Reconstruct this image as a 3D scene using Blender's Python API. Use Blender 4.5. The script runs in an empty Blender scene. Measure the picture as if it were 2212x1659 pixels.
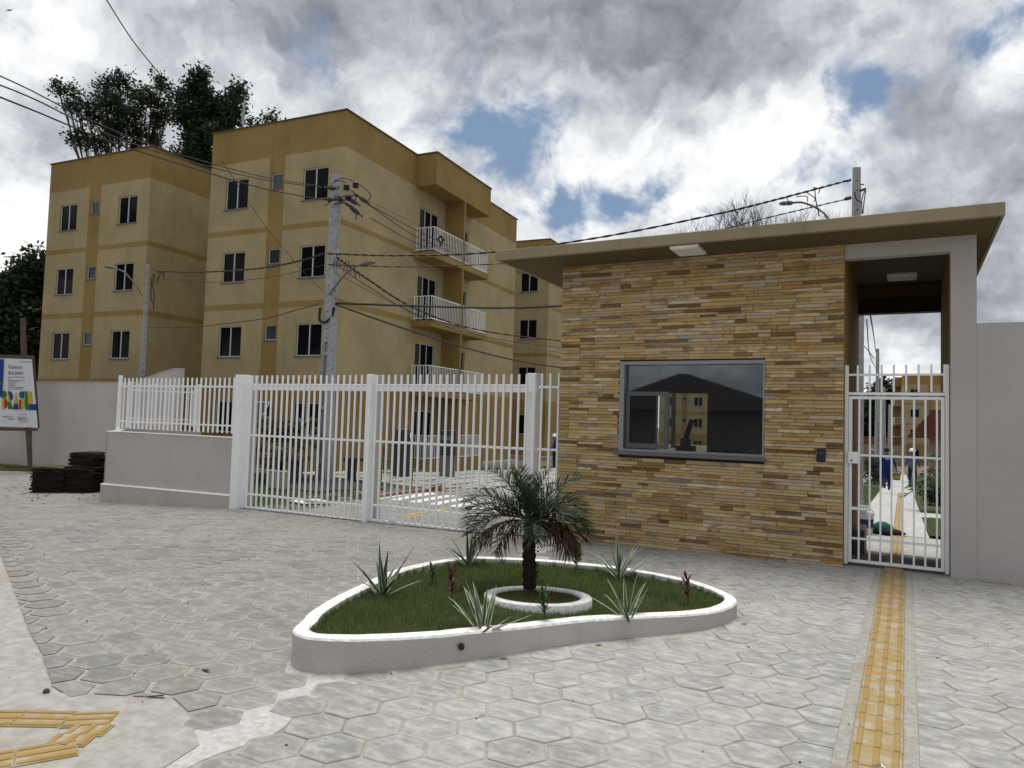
import bpy, math, random
import numpy as np
from mathutils import Vector, Matrix
random.seed(7); rng = np.random.default_rng(7)
S = bpy.context.scene; COL = S.collection
# ---------------------------------------------------------------- camera, light, exposure
# world axes: X along the guardhouse front, Y into the estate, Z up; origin on the ground under the camera
CR = Vector((.881, .473, .0302)); CU = Vector((-.002, -.060, .998)); CW = Vector((-.474, .879, .0518))
CW.normalize(); CR = (CR - CR.dot(CW)*CW).normalized(); CU = CR.cross(CW)
EYE = Vector((0, 0, 1.6))
cam = bpy.data.cameras.new('camera'); co = bpy.data.objects.new('camera', cam); COL.objects.link(co)
m = Matrix((CR, CU, -CW)).transposed().to_4x4(); m.translation = EYE; co.matrix_world = m
cam.sensor_fit = 'HORIZONTAL'; cam.sensor_width = 36; cam.lens = 36*2748/3840; cam.clip_start = .05; cam.clip_end = 3000
S.camera = co
S.view_settings.view_transform = 'Standard'; S.view_settings.look = 'None'
S.view_settings.exposure = 0.68; S.view_settings.gamma = 1; S.view_settings.use_curve_mapping = False
KD = 1106.0; FD = 2748/3840*2212
def ray(x, y):                       # direction through a point of a 2212 x 1659 view
    return CW + CR*((x-1106)/FD) - CU*((y-829.5)/FD)
def at(x, y, d): return EYE + ray(x, y)*d     # point at distance d along the view axis
SUN_EL, SUN_AZ = 79, 40              # azimuth measured from +Y towards -X
sd = bpy.data.lights.new('sun', 'SUN'); so = bpy.data.objects.new('sun', sd); COL.objects.link(so)
sd.energy = 1.9; sd.angle = math.radians(38); sd.color = (1, .97, .92)
sv = Vector((-math.sin(math.radians(SUN_AZ))*math.cos(math.radians(SUN_EL)), math.cos(math.radians(SUN_AZ))*math.cos(math.radians(SUN_EL)), math.sin(math.radians(SUN_EL))))
so.rotation_euler = sv.to_track_quat('Z', 'Y').to_euler(); so.location = (0, 0, 30)

class NT:
    def __init__(s, nt): s.nt = nt; s.nt.nodes.clear()
    def n(s, t, **k):
        o = s.nt.nodes.new(t)
        for a, v in k.items():
            if a == 'ins':
                for i, x in v.items():
                    if hasattr(x, 'is_output') or isinstance(x, bpy.types.NodeSocket): s.nt.links.new(x, o.inputs[i])
                    else: o.inputs[i].default_value = x
            else: setattr(o, a, v)
        return o
    def math(s, op, a, b=0, c=0, clamp=False): return s.n('ShaderNodeMath', operation=op, use_clamp=clamp, ins={0: a, 1: b, 2: c}).outputs[0]
    def mix(s, f, a, b, bt='MIX'): return s.n('ShaderNodeMix', data_type='RGBA', blend_type=bt, ins={0: f, 6: a, 7: b}).outputs[2]
    def noise(s, v, sc, det=3, rough=.55, dist=0): return s.n('ShaderNodeTexNoise', ins={'Vector': v, 'Scale': sc, 'Detail': det, 'Roughness': rough, 'Distortion': dist}).outputs[0]
    def ramp(s, f, pts):
        r = s.n('ShaderNodeValToRGB', ins={0: f}); e = r.color_ramp.elements
        while len(e) < len(pts): e.new(.5)
        for el, (p, c) in zip(e, pts):
            el.position = p; el.color = (*c, 1) if len(c) == 3 else c
        return r.outputs[0]
    def mr(s, v, a, b, c=0, d=1, smooth=True):
        return s.n('ShaderNodeMapRange', interpolation_type='SMOOTHSTEP' if smooth else 'LINEAR', ins={0: v, 1: a, 2: b, 3: c, 4: d}).outputs[0]

# sky: a physical sky seen through broken cloud
W = bpy.data.worlds.new('World'); S.world = W; W.use_nodes = True
t = NT(W.node_tree)
sky = t.n('ShaderNodeTexSky', sky_type='NISHITA', sun_disc=False, sun_elevation=math.radians(SUN_EL), sun_rotation=math.radians(-SUN_AZ), air_density=1.3, dust_density=1.5)
D = t.n('ShaderNodeTexCoord').outputs['Generated']
sep = t.n('ShaderNodeSeparateXYZ', ins={0: D}); dz = t.math('MAXIMUM', sep.outputs[2], 0.0)
den = t.math('ADD', dz, .16)
pv = t.n('ShaderNodeCombineXYZ', ins={0: t.math('DIVIDE', sep.outputs[0], den), 1: t.math('DIVIDE', sep.outputs[1], den), 2: .3}).outputs[0]
warp = t.n('ShaderNodeTexNoise', ins={'Vector': pv, 'Scale': 1.1, 'Detail': 3}).outputs[1]
pw = t.n('ShaderNodeVectorMath', operation='ADD', ins={0: pv, 1: t.n('ShaderNodeVectorMath', operation='SCALE', ins={0: warp, 'Scale': .55}).outputs[0]}).outputs[0]
nA = t.noise(pw, 1.15, 9, .58); nB = t.noise(pw, 3.2, 8, .6); nC = t.noise(D, 9, 8, .62, .3)
wd = t.n('ShaderNodeTexNoise', ins={'Vector': D, 'Scale': 5.5, 'Detail': 6, 'Roughness': .6}).outputs[1]
DW = t.n('ShaderNodeVectorMath', operation='ADD', ins={0: D, 1: t.n('ShaderNodeVectorMath', operation='SCALE', ins={0: t.n('ShaderNodeVectorMath', operation='SUBTRACT', ins={0: wd, 1: (.5, .5, .5)}).outputs[0], 'Scale': .17}).outputs[0]}).outputs[0]
DW = t.n('ShaderNodeVectorMath', operation='NORMALIZE', ins={0: DW}).outputs[0]
def blobs(lst):                       # broad cloud masses, each given by the direction it lies in
    acc = None
    for x, y, rad, w in lst:
        d = ray(x, y).normalized()
        dp = t.n('ShaderNodeVectorMath', operation='DOT_PRODUCT', ins={0: DW, 1: d}).outputs['Value']
        g = t.math('EXPONENT', t.math('MULTIPLY', t.math('SUBTRACT', dp, 1), 2*(FD/rad)**2*.5*2))
        g = t.math('MULTIPLY', g, w)
        acc = g if acc is None else t.math('ADD', acc, g)
    return acc
gap = blobs([(1080, 325, 95, 1), (1190, 235, 60, .75), (1010, 300, 50, .5), (855, 180, 45, .6), (1850, 195, 62, 1.05), (1895, 185, 35, .4), (2150, 135, 45, .95), (2205, 40, 40, .8),
             (1210, 475, 70, 1.05), (1330, 455, 60, .9), (1430, 425, 45, .7), (1130, 500, 40, .6), (1560, 195, 20, .5)])
tone = blobs([(620, 25, 230, -.85), (980, 80, 200, -.85), (1480, 120, 190, -1.0), (1350, 30, 190, -.75), (1180, 130, 150, -.5), (1850, 20, 180, -.35), (2060, 370, 150, -.75), (2180, 620, 110, -.9),
              (1950, 470, 110, -.4), (250, 190, 170, -.5), (90, 250, 120, -.55), (1940, 700, 90, -.7),
              (60, 100, 130, .75), (260, 70, 150, .55), (860, 260, 140, .75), (560, 250, 110, .3), (1330, 290, 190, .85), (1650, 290, 130, .8), (1250, 420, 110, .6), (1500, 400, 110, .55), (1800, 260, 90, .5),
              (2190, 180, 45, .9), (1930, 800, 90, .9), (60, 420, 150, .75), (60, 560, 110, .55), (1730, 370, 120, .25), (760, 130, 80, .4)])
sd3 = Vector((-.35, .25, 0))*.16
def off(v, k): return t.n('ShaderNodeVectorMath', operation='ADD', ins={0: v, 1: (sd3.x*k, sd3.y*k, 0)}).outputs[0]
E1 = t.noise(pw, 1.6, 8, .5); E2 = t.noise(off(pw, 1), 1.6, 8, .5); F1 = t.noise(DW, 6.0, 9, .57); F2 = t.noise(t.n('ShaderNodeVectorMath', operation='ADD', ins={0: DW, 1: (.0, .004, -.028)}).outputs[0], 6.0, 9, .57)
cover = t.mr(t.math('ADD', t.math('SUBTRACT', t.math('MULTIPLY', t.math('SUBTRACT', nC, .5), 5.0), t.math('MULTIPLY', gap, 1.12)), t.math('MULTIPLY', t.math('SUBTRACT', nA, .42), .8)), -1.35, -.25)
lum = t.math('ADD', t.math('MULTIPLY', tone, .40), t.math('MULTIPLY', t.math('SUBTRACT', E2, E1), 1.15))
lum = t.math('ADD', lum, t.math('MULTIPLY', t.math('SUBTRACT', F1, F2), 1.75))
lum = t.math('ADD', lum, t.math('MULTIPLY', t.math('SUBTRACT', nC, .5), .35))
lum = t.math('ADD', lum, t.math('MULTIPLY', t.math('SUBTRACT', nA, .5), .55))
lum = t.math('ADD', lum, .655)
lum = t.math('SUBTRACT', lum, t.mr(sep.outputs[2], .5, 1, 0, .18))
lum = t.math('SUBTRACT', lum, t.mr(t.n('ShaderNodeVectorMath', operation='DOT_PRODUCT', ins={0: D, 1: Vector((CW.x, CW.y, 0))}).outputs['Value'], .2, -.7, 0, .10))
ccol = t.ramp(lum, [(0, (1.3, 1.36, 1.5)), (.22, (1.95, 2.05, 2.28)), (.45, (3.0, 3.15, 3.45)), (.66, (4.4, 4.58, 4.8)), (.85, (5.7, 5.8, 5.9)), (1, (6.5, 6.5, 6.45))])
skyc = t.mix(.8, t.n('ShaderNodeHueSaturation', ins={'Saturation': .85, 'Value': 1.0, 'Color': sky.outputs[0]}).outputs[0], (.95, 1.5, 2.45, 1))
final = t.mix(cover, skyc, ccol)
final = t.mix(t.mr(sep.outputs[2], -.02, -.12), final, (1.6, 1.6, 1.5, 1))
bg = t.n('ShaderNodeBackground', ins={0: final, 1: .1})
t.nt.links.new(bg.outputs[0], t.n('ShaderNodeOutputWorld').inputs[0])

# ---------------------------------------------------------------- ground height
def sm(a, b, v): v = min(max((v-a)/(b-a), 0), 1); return v*v*(3-2*v)
def T(X, Y):
    v = float(np.interp(X, [-22, -15.2, -11, -8, -6, -3.8, 0], [-.5, -.37, -.17, -.15, -.13, -.04, 0]))
    zo = v*sm(3, 9, Y)
    if Y > 9.8 and X > -15.4:
        zi = .05-.028*min(Y, 90)*(1 if Y < 45 else 1) - .0286*max(-14, min(X, 0))
        s = sm(9.8, 14, Y); return zo*(1-s)+zi*s
    return zo
CA, SA = math.cos(math.radians(3.814)), math.sin(math.radians(3.814))
def BG(x, y, z=0): return Vector((x*CA-y*SA, x*SA+y*CA, z))   # apartment-block axes to world

# ---------------------------------------------------------------- materials
MT = {}
def mat(name, build):
    if name in MT: return MT[name]
    mm = bpy.data.materials.new(name); mm.use_nodes = True; t = NT(mm.node_tree); o = t.n('ShaderNodeOutputMaterial')
    sh = build(t); t.nt.links.new(sh, o.inputs[0]); MT[name] = mm; return mm
def pos(t): return t.n('ShaderNodeNewGeometry').outputs['Position']
def pri(t, col, rough=.8, bump=None, bs=.1, bd=.01, metal=0, spec=.3, **k):
    ins = {'Base Color': col if not isinstance(col, tuple) or len(col) == 4 else (*col, 1), 'Roughness': rough, 'Metallic': metal, 'Specular IOR Level': spec}
    if bump is not None: ins['Normal'] = t.n('ShaderNodeBump', ins={'Strength': bs, 'Distance': bd, 'Height': bump}).outputs[0]
    ins.update(k)
    return t.n('ShaderNodeBsdfPrincipled', ins=ins).outputs[0]
def c4(c, f=1): return (c[0]*f, c[1]*f, c[2]*f, 1)
def plaster(name, c, var=.14, grain=60, bd=.006, stain=.22):
    def b(t):
        p = pos(t); n1 = t.noise(p, .7, 5, .6); n2 = t.noise(p, 5, 4); n3 = t.noise(p, grain, 3, .6)
        col = t.mix(t.mr(n1, .3, .7), c4(c, 1-var), c4(c, 1+var*.6))
        col = t.mix(t.math('MULTIPLY', t.mr(n2, .35, .75), var), col, c4(c, .72))
        st = t.n('ShaderNodeMapping', ins={'Vector': p, 'Scale': (4.5, 4.5, .16)}).outputs[0]
        col = t.mix(t.math('MULTIPLY', t.mr(t.noise(st, 1, 4), .52, .8), stain), col, c4((.25*c[0], .24*c[1], .25*c[2]), 1.6))
        return pri(t, col, .88, t.math('ADD', n3, t.math('MULTIPLY', n2, 1.5)), .5, bd, spec=.2)
    return mat(name, b)
CREAM = plaster('paint_cream', (.375, .302, .165)); OCHRE = plaster('paint_ochre', (.29, .195, .07)); OCHRE2 = plaster('paint_dark_ochre', (.135, .09, .03), stain=.05)
GREYW = plaster('paint_warm_grey', (.50, .455, .43), .08, 45, .012, .08); LILAC = plaster('paint_pale_grey', (.47, .435, .415), .06, 60, .008, .08)
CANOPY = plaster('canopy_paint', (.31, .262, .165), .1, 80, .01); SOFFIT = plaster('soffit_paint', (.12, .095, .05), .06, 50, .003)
def simple(name, c, rough=.5, metal=0, spec=.4, var=.1, sc=12, bd=.002):
    def b(t):
        p = pos(t); n = t.noise(p, sc, 4, .6)
        return pri(t, t.mix(n, c4(c, 1-var*1.5), c4(c, 1+var*1.5)), rough, n, .3, bd, metal, spec)
    return mat(name, b)
WHITE = simple('white_paint', (.86, .865, .87), .38, 0, .5, .05, 9); ALU = simple('grey_aluminium', (.27, .275, .285), .4, .5, .5)
WALU = simple('window_frame', (.55, .56, .58), .45, .1); SILL = simple('granite_sill', (.13, .13, .14), .4); BLACK = simple('black_plastic', (.015, .015, .017), .45)
DARKM = simple('dark_metal', (.04, .04, .045), .5, .4); CABLE = simple('cable_rubber', (.012, .011, .011), .6); RUSTC = simple('red_brown_cable', (.06, .014, .012), .6)
GALV = simple('galvanised_steel', (.13, .14, .155), .45, .6); LAMPW = simple('lamp_plastic', (.80, .80, .78), .35); MAROON = simple('maroon_paint', (.03, .010, .008), .7)
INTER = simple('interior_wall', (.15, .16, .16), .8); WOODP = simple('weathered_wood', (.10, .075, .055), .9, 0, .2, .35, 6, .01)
GREYBIN = simple('grey_bin', (.03, .03, .032), .6); CAB = simple('meter_cabinet', (.13, .13, .13), .5, 0, .4, .2); RUBBERG = simple('green_sack', (.015, .09, .065), .7, 0, .2, .3, 20, .01)
BUCKW = simple('white_bucket', (.50, .51, .52), .5, 0, .4, .15, 8); BUCKY = simple('yellow_bucket_print', (.48, .27, .02), .5, 0, .3, .4, 20); NAVY = simple('navy_print', (.015, .015, .07), .5)
def glassd(t):
    p = pos(t); return pri(t, (.006, .007, .009), .05, t.noise(p, 1.2, 2), .03, .01, spec=.07)
GLASS = mat('dark_window_glass', glassd)
def glassb(t): return pri(t, (.03, .045, .045), .08, t.noise(pos(t), 2, 2), .04, .01, spec=.5)
GLASSB = mat('bathroom_glass', glassb)
def glasst(t):
    fr = t.n('ShaderNodeFresnel', ins={'IOR': 1.55}).outputs[0]
    tr = t.n('ShaderNodeBsdfTransparent', ins={0: (.78, .82, .83, 1)}).outputs[0]
    gl = t.n('ShaderNodeBsdfGlossy', ins={0: (.9, .95, 1, 1), 1: .02}).outputs[0]
    return t.n('ShaderNodeMixShader', ins={0: t.math('MULTIPLY', fr, 1.7, clamp=True), 1: tr, 2: gl}).outputs[0]
GLAZE = mat('guardhouse_glazing', glasst)
def concrete(name, c, sc=1.0, dirt=(.25, .19, .12), dm=.3, bd=.01, rnd=False):
    def b(t):
        p = pos(t); n1 = t.noise(p, .8*sc, 6, .62); n2 = t.noise(p, 7*sc, 5, .65); n3 = t.noise(p, 90, 3)
        col = t.mix(t.mr(n2, .3, .72), c4(c, .80), c4(c, 1.16))
        col = t.mix(t.math('MULTIPLY', t.mr(n1, .5, .72), dm), col, (*dirt, 1))
        return pri(t, col, .9, t.math('ADD', n2, t.math('MULTIPLY', n3, .4)), .5, bd, spec=.2)
    return mat(name, b)
POLE = concrete('pole_concrete', (.36, .36, .37), 2, (.2, .16, .13), .5); SIDEW = concrete('sidewalk_concrete', (.36, .345, .315), 1.4, (.30, .24, .19), .6); MORTAR = concrete('mortar', (.34, .32, .28), 3, (.24, .205, .155), .7)
PATHC = concrete('path_concrete', (.47, .46, .44), 1, (.35, .3, .25), .3); SLABC = concrete('slab_concrete', (.40, .39, .36), 3, (.25, .22, .17), .4); DIRT = concrete('earth', (.17, .13, .085), 1); BENCH = concrete('bench_concrete', (.055, .055, .057), 2, (.03, .03, .03), .4)
ASPH = concrete('driveway_concrete', (.30, .295, .285), 2); CURBW = concrete('planter_white', (.80, .79, .77), 3, (.55, .48, .40), .25, .012); CEMENT = concrete('fresh_cement', (.47, .46, .44), 3, (.36, .32, .26), .3)
def paver(name, src):
    def b(t):
        p = pos(t)
        r = t.n('ShaderNodeObjectInfo').outputs['Random'] if src == 'obj' else t.n('ShaderNodeAttribute', attribute_name='rnd').outputs['Fac']
        sx = t.n('ShaderNodeSeparateXYZ', ins={0: p})
        zone = t.mr(t.math('ADD', sx.outputs[0], t.math('MULTIPLY', t.math('SUBTRACT', t.noise(p, .55, 4), .5), 3)), -3.6, -1.9)
        base = t.mix(zone, (.235, .228, .205, 1), (.345, .338, .315, 1))
        base = t.mix(t.mr(r, .0, .55), t.mix(zone, (.19, .187, .175, 1), (.285, .282, .27, 1)), base)
        base = t.mix(t.math('MULTIPLY', t.mr(r, .86, 1), .3), base, (.33, .28, .24, 1))
        n2 = t.noise(t.n('ShaderNodeMapping', ins={'Vector': p, 'Scale': (1, 2.2, 1)}).outputs[0], 7, 6, .66); n3 = t.noise(p, 60, 4, .7)
        base = t.mix(t.math('MULTIPLY', t.mr(n2, .46, .66), t.math('ADD', .3, t.math('MULTIPLY', zone, .5))), base, (.48, .475, .455, 1))
        base = t.mix(t.math('MULTIPLY', t.mr(n2, .48, .34), .5), base, (.19, .19, .185, 1))
        base = t.mix(t.math('MULTIPLY', t.mr(t.noise(p, 1.1, 5, .6), .52, .75), .5), base, (.23, .195, .15, 1))
        base = t.mix(t.math('MULTIPLY', t.mr(n3, .52, .75), .5), base, (.17, .16, .145, 1))
        ed = t.n('ShaderNodeAttribute', attribute_name='edge').outputs['Fac']
        base = t.mix(t.math('MULTIPLY', t.math('MULTIPLY', ed, t.mr(t.noise(p, 9, 4), .3, .62)), .55), base, (.44, .42, .37, 1))
        return pri(t, base, .9, t.math('ADD', t.math('MULTIPLY', n3, .5), n2), .55, .007, spec=.2)
    return mat(name, b)
PAVO, PAVM = paver('paver_single', 'obj'), paver('paver_field', 'attr')
def stone(name, src):
    def b(t):
        p = pos(t)
        r = t.n('ShaderNodeObjectInfo').outputs['Random'] if src == 'obj' else t.n('ShaderNodeAttribute', attribute_name='rnd').outputs['Fac']
        off = t.n('ShaderNodeCombineXYZ', ins={0: t.math('MULTIPLY', r, 37), 1: t.math('MULTIPLY', r, 91), 2: t.math('MULTIPLY', r, 53)}).outputs[0]
        pp = t.n('ShaderNodeVectorMath', operation='ADD', ins={0: t.n('ShaderNodeMapping', ins={'Vector': p, 'Scale': (1, 1, 2)}).outputs[0], 1: off}).outputs[0]
        col = t.ramp(r, [(0, (.14, .08, .035)), (.09, (.26, .155, .06)), (.17, (.40, .29, .16)), (.30, (.60, .46, .26)), (.42, (.46, .315, .14)), (.52, (.53, .37, .16)), (.61, (.42, .29, .13)), (.70, (.66, .56, .40)), (.79, (.40, .31, .20)), (.87, (.50, .27, .07)), (.94, (.46, .41, .35)), (1, (.14, .08, .035))])
        n1 = t.noise(pp, 5, 6, .68); n2 = t.noise(pp, 22, 5, .7)
        col = t.mix(t.mr(n1, .42, .68, 0, .7), col, t.mix(t.mr(t.math('FRACT', t.math('MULTIPLY', r, 7.3)), .3, .7), (.17, .10, .05, 1), (.50, .33, .13, 1)))
        col = t.mix(t.mr(n2, .56, .8, 0, .6), col, (.10, .065, .04, 1))
        col = t.mix(t.mr(n2, .44, .3, 0, .45), col, (.56, .50, .40, 1))
        return pri(t, col, .82, t.math('ADD', n1, t.math('MULTIPLY', n2, .7)), .8, .012, spec=.25)
    return mat(name, b)
STO, STM = stone('stone_strip', 'obj'), stone('stone_field', 'attr')
def tactile(t):
    p = pos(t); n1 = t.noise(p, 6, 5, .65); n2 = t.noise(p, 26, 4, .7)
    e = t.n('ShaderNodeAttribute', attribute_name='rnd').outputs['Fac']
    col = t.mix(t.mr(n1, .35, .62), (.34, .235, .09, 1), (.35, .28, .165, 1))
    col = t.mix(t.math('MULTIPLY', t.mr(n1, .5, .62), .7), col, (.40, .365, .29, 1))
    col = t.mix(t.math('MULTIPLY', e, .75), col, (.31, .20, .07, 1))
    col = t.mix(t.mr(n2, .6, .8, 0, .4), col, (.25, .18, .09, 1))
    return pri(t, col, .85, n2, .5, .004, spec=.2)
TACT = mat('tactile_yellow', tactile)
def leafm(name, a, b_, rough=.5, trans=.25, attr=True):
    def b(t):
        f = t.n('ShaderNodeAttribute', attribute_name='rnd').outputs['Fac'] if attr else t.noise(pos(t), 4, 3)
        col = t.mix(f, c4(a), c4(b_))
        if name == 'grass_blade': col = t.mix(t.math('MULTIPLY', t.mr(t.noise(pos(t), 2.6, 5, .65), .48, .68), .55), col, (.15, .13, .055, 1)); col = t.mix(t.math('MULTIPLY', t.mr(t.noise(pos(t), 1.3, 4, .6), .5, .35), .45), col, (.025, .05, .012, 1))
        pr = pri(t, col, rough, spec=.3); tl = t.n('ShaderNodeBsdfTranslucent', ins={0: col}).outputs[0]
        return t.n('ShaderNodeMixShader', ins={0: trans, 1: pr, 2: tl}).outputs[0]
    return mat(name, b)
LEAF = leafm('tree_leaf', (.012, .022, .008), (.035, .055, .018)); LEAFD = leafm('dark_leaf', (.010, .022, .008), (.035, .06, .02))
GRASS = leafm('grass_blade', (.045, .08, .017), (.15, .20, .055), .6, .3); PALM = leafm('palm_leaflet', (.018, .032, .012), (.05, .075, .025), .4, .15); PALMB = leafm('dry_palm_leaflet', (.05, .026, .01), (.085, .05, .02), .5, .15)
STRIPE = mat('striped_leaf', lambda t: pri(t, t.mix(t.mr(t.n('ShaderNodeAttribute', attribute_name='rnd').outputs['Fac'], .45, .62), (.06, .10, .045, 1), (.52, .55, .42, 1)), .5))
REDL = leafm('red_leaf', (.05, .006, .013), (.11, .01, .02), .45, .2); GREENL = leafm('shrub_leaf', (.03, .07, .02), (.07, .13, .04), .5, .2); REDF = simple('red_flower', (.5, .03, .02), .6)
BARK = simple('bark', (.07, .055, .04), .95, 0, .2, .4, 8, .02); PALMT = simple('palm_trunk', (.03, .02, .013), .95, 0, .1, .5, 30, .02)
SOIL = mat('lawn_soil', lambda t: pri(t, t.mix(t.noise(pos(t), 14, 5, .7), (.035, .045, .014, 1), (.075, .095, .03, 1)), .95, t.noise(pos(t), 60, 3), .8, .02))
BSOIL = simple('dark_soil', (.045, .032, .02), .95, 0, .1, .4, 20, .02)
SODB = mat('sod_layer', lambda t: pri(t, t.mix(t.mr(t.noise(t.n('ShaderNodeMapping', ins={'Vector': pos(t), 'Scale': (1, 1, 5)}).outputs[0], 9, 5, .7), .35, .7), (.011, .008, .005, 1), (.035, .027, .013, 1)), .95, t.noise(pos(t), 50, 4), 1, .03))
TILE = simple('roof_tile', (.05, .02, .014), 1.0, 0, .0, .35, 5, .01)
BLUE = simple('blue_workwear', (.012, .03, .16), .85, 0, .1, .2, 15, .01); LBLUE = simple('light_blue_shirt', (.10, .14, .24), .85, 0, .1, .2, 15, .01); JEANS = simple('dark_jeans', (.02, .028, .055), .9, 0, .1, .2)
BLKCL = simple('black_cloth', (.012, .012, .014), .9); SKIN = simple('skin', (.22, .11, .07), .6); HELM = simple('white_helmet', (.75, .75, .74), .3); BOOT = simple('black_boots', (.01, .01, .01), .5); LEATH = simple('brown_leaf', (.19, .085, .03), .8, 0, .2, .4, 25)
def banner(name, c): return simple(name, c, .55, 0, .3, .06, 4, .01)

# ---------------------------------------------------------------- mesh helpers
class MB:
    def __init__(s): s.v = []; s.f = []; s.m = []; s.a = []
    def add(s, v, f, mi=0, a=None):
        k = len(s.v); s.v += [tuple(x) for x in v]; s.f += [tuple(i+k for i in q) for q in f]; s.m += [mi]*len(f)
        s.a += (list(a) if isinstance(a, (list, tuple)) else [0. if a is None else a]*len(v)); return s
    def box(s, x0, x1, y0, y1, z0, z1, mi=0, a=None):
        return s.add([(x0, y0, z0), (x1, y0, z0), (x1, y1, z0), (x0, y1, z0), (x0, y0, z1), (x1, y0, z1), (x1, y1, z1), (x0, y1, z1)],
                     [(0, 3, 2, 1), (4, 5, 6, 7), (0, 1, 5, 4), (1, 2, 6, 5), (2, 3, 7, 6), (3, 0, 4, 7)], mi, a)
    def cbox(s, x0, x1, y0, y1, z0, z1, c=.004, mi=0, a=None):      # box with its upper/front edges taken off
        v = []
        for z, i in ((z0, c), (z0+c, 0), (z1-c, 0), (z1, c)):
            v += [(x0+i, y0+i, z), (x1-i, y0+i, z), (x1-i, y1-i, z), (x0+i, y1-i, z)]
        f = [(3, 2, 1, 0), (12, 13, 14, 15)]
        for k in range(3):
            for j in range(4): f.append((k*4+j, k*4+(j+1) % 4, k*4+4+(j+1) % 4, k*4+4+j))
        return s.add(v, f, mi, a)
    def prism(s, pts, z0, z1, mi=0, a=None):
        n = len(pts); zz = (lambda p, z: z(p[0], p[1])) if callable(z1) else (lambda p, z: z)
        v = [(p[0], p[1], z0 if not callable(z0) else z0(p[0], p[1])) for p in pts]+[(p[0], p[1], z1 if not callable(z1) else z1(p[0], p[1])) for p in pts]
        return s.add(v, [tuple(range(n-1, -1, -1)), tuple(range(n, 2*n))]+[(i, (i+1) % n, n+(i+1) % n, n+i) for i in range(n)], mi, a)
    def tube(s, pts, r, n=6, mi=0, a=None, cap=True):
        pts = [Vector(p) for p in pts]; rs = r if isinstance(r, (list, tuple)) else [r]*len(pts); v = []; up = None
        for i, p in enumerate(pts):
            d = (pts[min(i+1, len(pts)-1)]-pts[max(i-1, 0)])
            d = d.normalized() if d.length > 1e-9 else Vector((0, 0, 1))
            if up is None: up = Vector((0, 0, 1)) if abs(d.z) < .9 else Vector((1, 0, 0))
            x = d.cross(up)
            if x.length < 1e-4: x = d.orthogonal()
            x.normalize(); y = x.cross(d).normalized(); up = y
            for k in range(n):
                th = 2*math.pi*k/n; v.append(p+(x*math.cos(th)+y*math.sin(th))*rs[i])
        f = [(i*n+k, i*n+(k+1) % n, i*n+n+(k+1) % n, i*n+n+k) for i in range(len(pts)-1) for k in range(n)]
        if cap: f += [tuple(range(n-1, -1, -1)), tuple(len(v)-n+k for k in range(n))]
        return s.add(v, f, mi, a)
    def lathe(s, c, prof, n=16, mi=0, sx=1, sy=1):
        v = [(c[0]+r*math.cos(2*math.pi*k/n)*sx, c[1]+r*math.sin(2*math.pi*k/n)*sy, c[2]+z) for r, z in prof for k in range(n)]
        f = [(i*n+k, i*n+(k+1) % n, i*n+n+(k+1) % n, i*n+n+k) for i in range(len(prof)-1) for k in range(n)]
        return s.add(v, f+[tuple(range(n-1, -1, -1)), tuple(len(v)-n+k for k in range(n))], mi)
    def mesh(s, name, mats, off=(0, 0, 0), smooth=False, rnd=False):
        me = bpy.data.meshes.new(name); o = Vector(off)
        me.from_pydata([Vector(x)-o for x in s.v], [], s.f)
        for q in (mats if isinstance(mats, (list, tuple)) else [mats]): me.materials.append(q)
        if len(me.polygons): me.polygons.foreach_set('material_index', s.m)
        if rnd or any(s.a): me.attributes.new('rnd', 'FLOAT', 'POINT').data.foreach_set('value', s.a)
        if smooth: me.polygons.foreach_set('use_smooth', [True]*len(me.polygons))
        me.update(); return me
    def build(s, name, mats, parent=None, smooth=False, kind=None, label=None, rnd=False, world=True):
        off = parent_world(parent) if (parent is not None and world) else (0, 0, 0)
        o = bpy.data.objects.new(name, s.mesh(name, mats, off, smooth, rnd)); COL.objects.link(o)
        if parent is not None: o.parent = parent
        if kind: o['kind'] = kind
        if label: o['label'] = label
        return o
def parent_world(o):
    v = Vector((0, 0, 0))
    while o is not None: v += o.location; o = o.parent
    return v
def fast(name, verts, faces, mt, parent=None, kind=None, rnd=None, size=3):   # numpy mesh: verts (n,3), faces (m,size)
    me = bpy.data.meshes.new(name); verts = np.asarray(verts, np.float32).copy(); faces = np.asarray(faces, np.int32)
    if parent is not None: verts -= np.array(parent_world(parent), np.float32)
    me.vertices.add(len(verts)); me.vertices.foreach_set('co', verts.ravel())
    me.loops.add(faces.size); me.loops.foreach_set('vertex_index', faces.ravel())
    me.polygons.add(len(faces)); me.polygons.foreach_set('loop_start', np.arange(0, faces.size, size, dtype=np.int32)); me.polygons.foreach_set('loop_total', np.full(len(faces), size, np.int32))
    if rnd is not None: me.attributes.new('rnd', 'FLOAT', 'POINT').data.foreach_set('value', np.asarray(rnd, np.float32))
    me.materials.append(mt); me.update(calc_edges=True); me.validate()
    o = bpy.data.objects.new(name, me); COL.objects.link(o)
    if parent is not None: o.parent = parent
    if kind: o['kind'] = kind
    return o
def thing(name, label, cat, loc=(0, 0, 0), group=None, rz=0):
    o = bpy.data.objects.new(name, None); COL.objects.link(o); o.location = loc; o.rotation_euler = (0, 0, rz); o.empty_display_size = .2
    o['label'] = label; o['category'] = cat
    if group: o['group'] = group
    return o
def tag(o, label, cat, group=None):
    o['label'] = label; o['category'] = cat
    if group: o['group'] = group
    return o
def copy_tree(o, parent=None, label=None):
    c = o.copy(); COL.objects.link(c); c.parent = parent
    if label: c['label'] = label
    for ch in list(o.children): copy_tree(ch, c)
    return c
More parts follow.
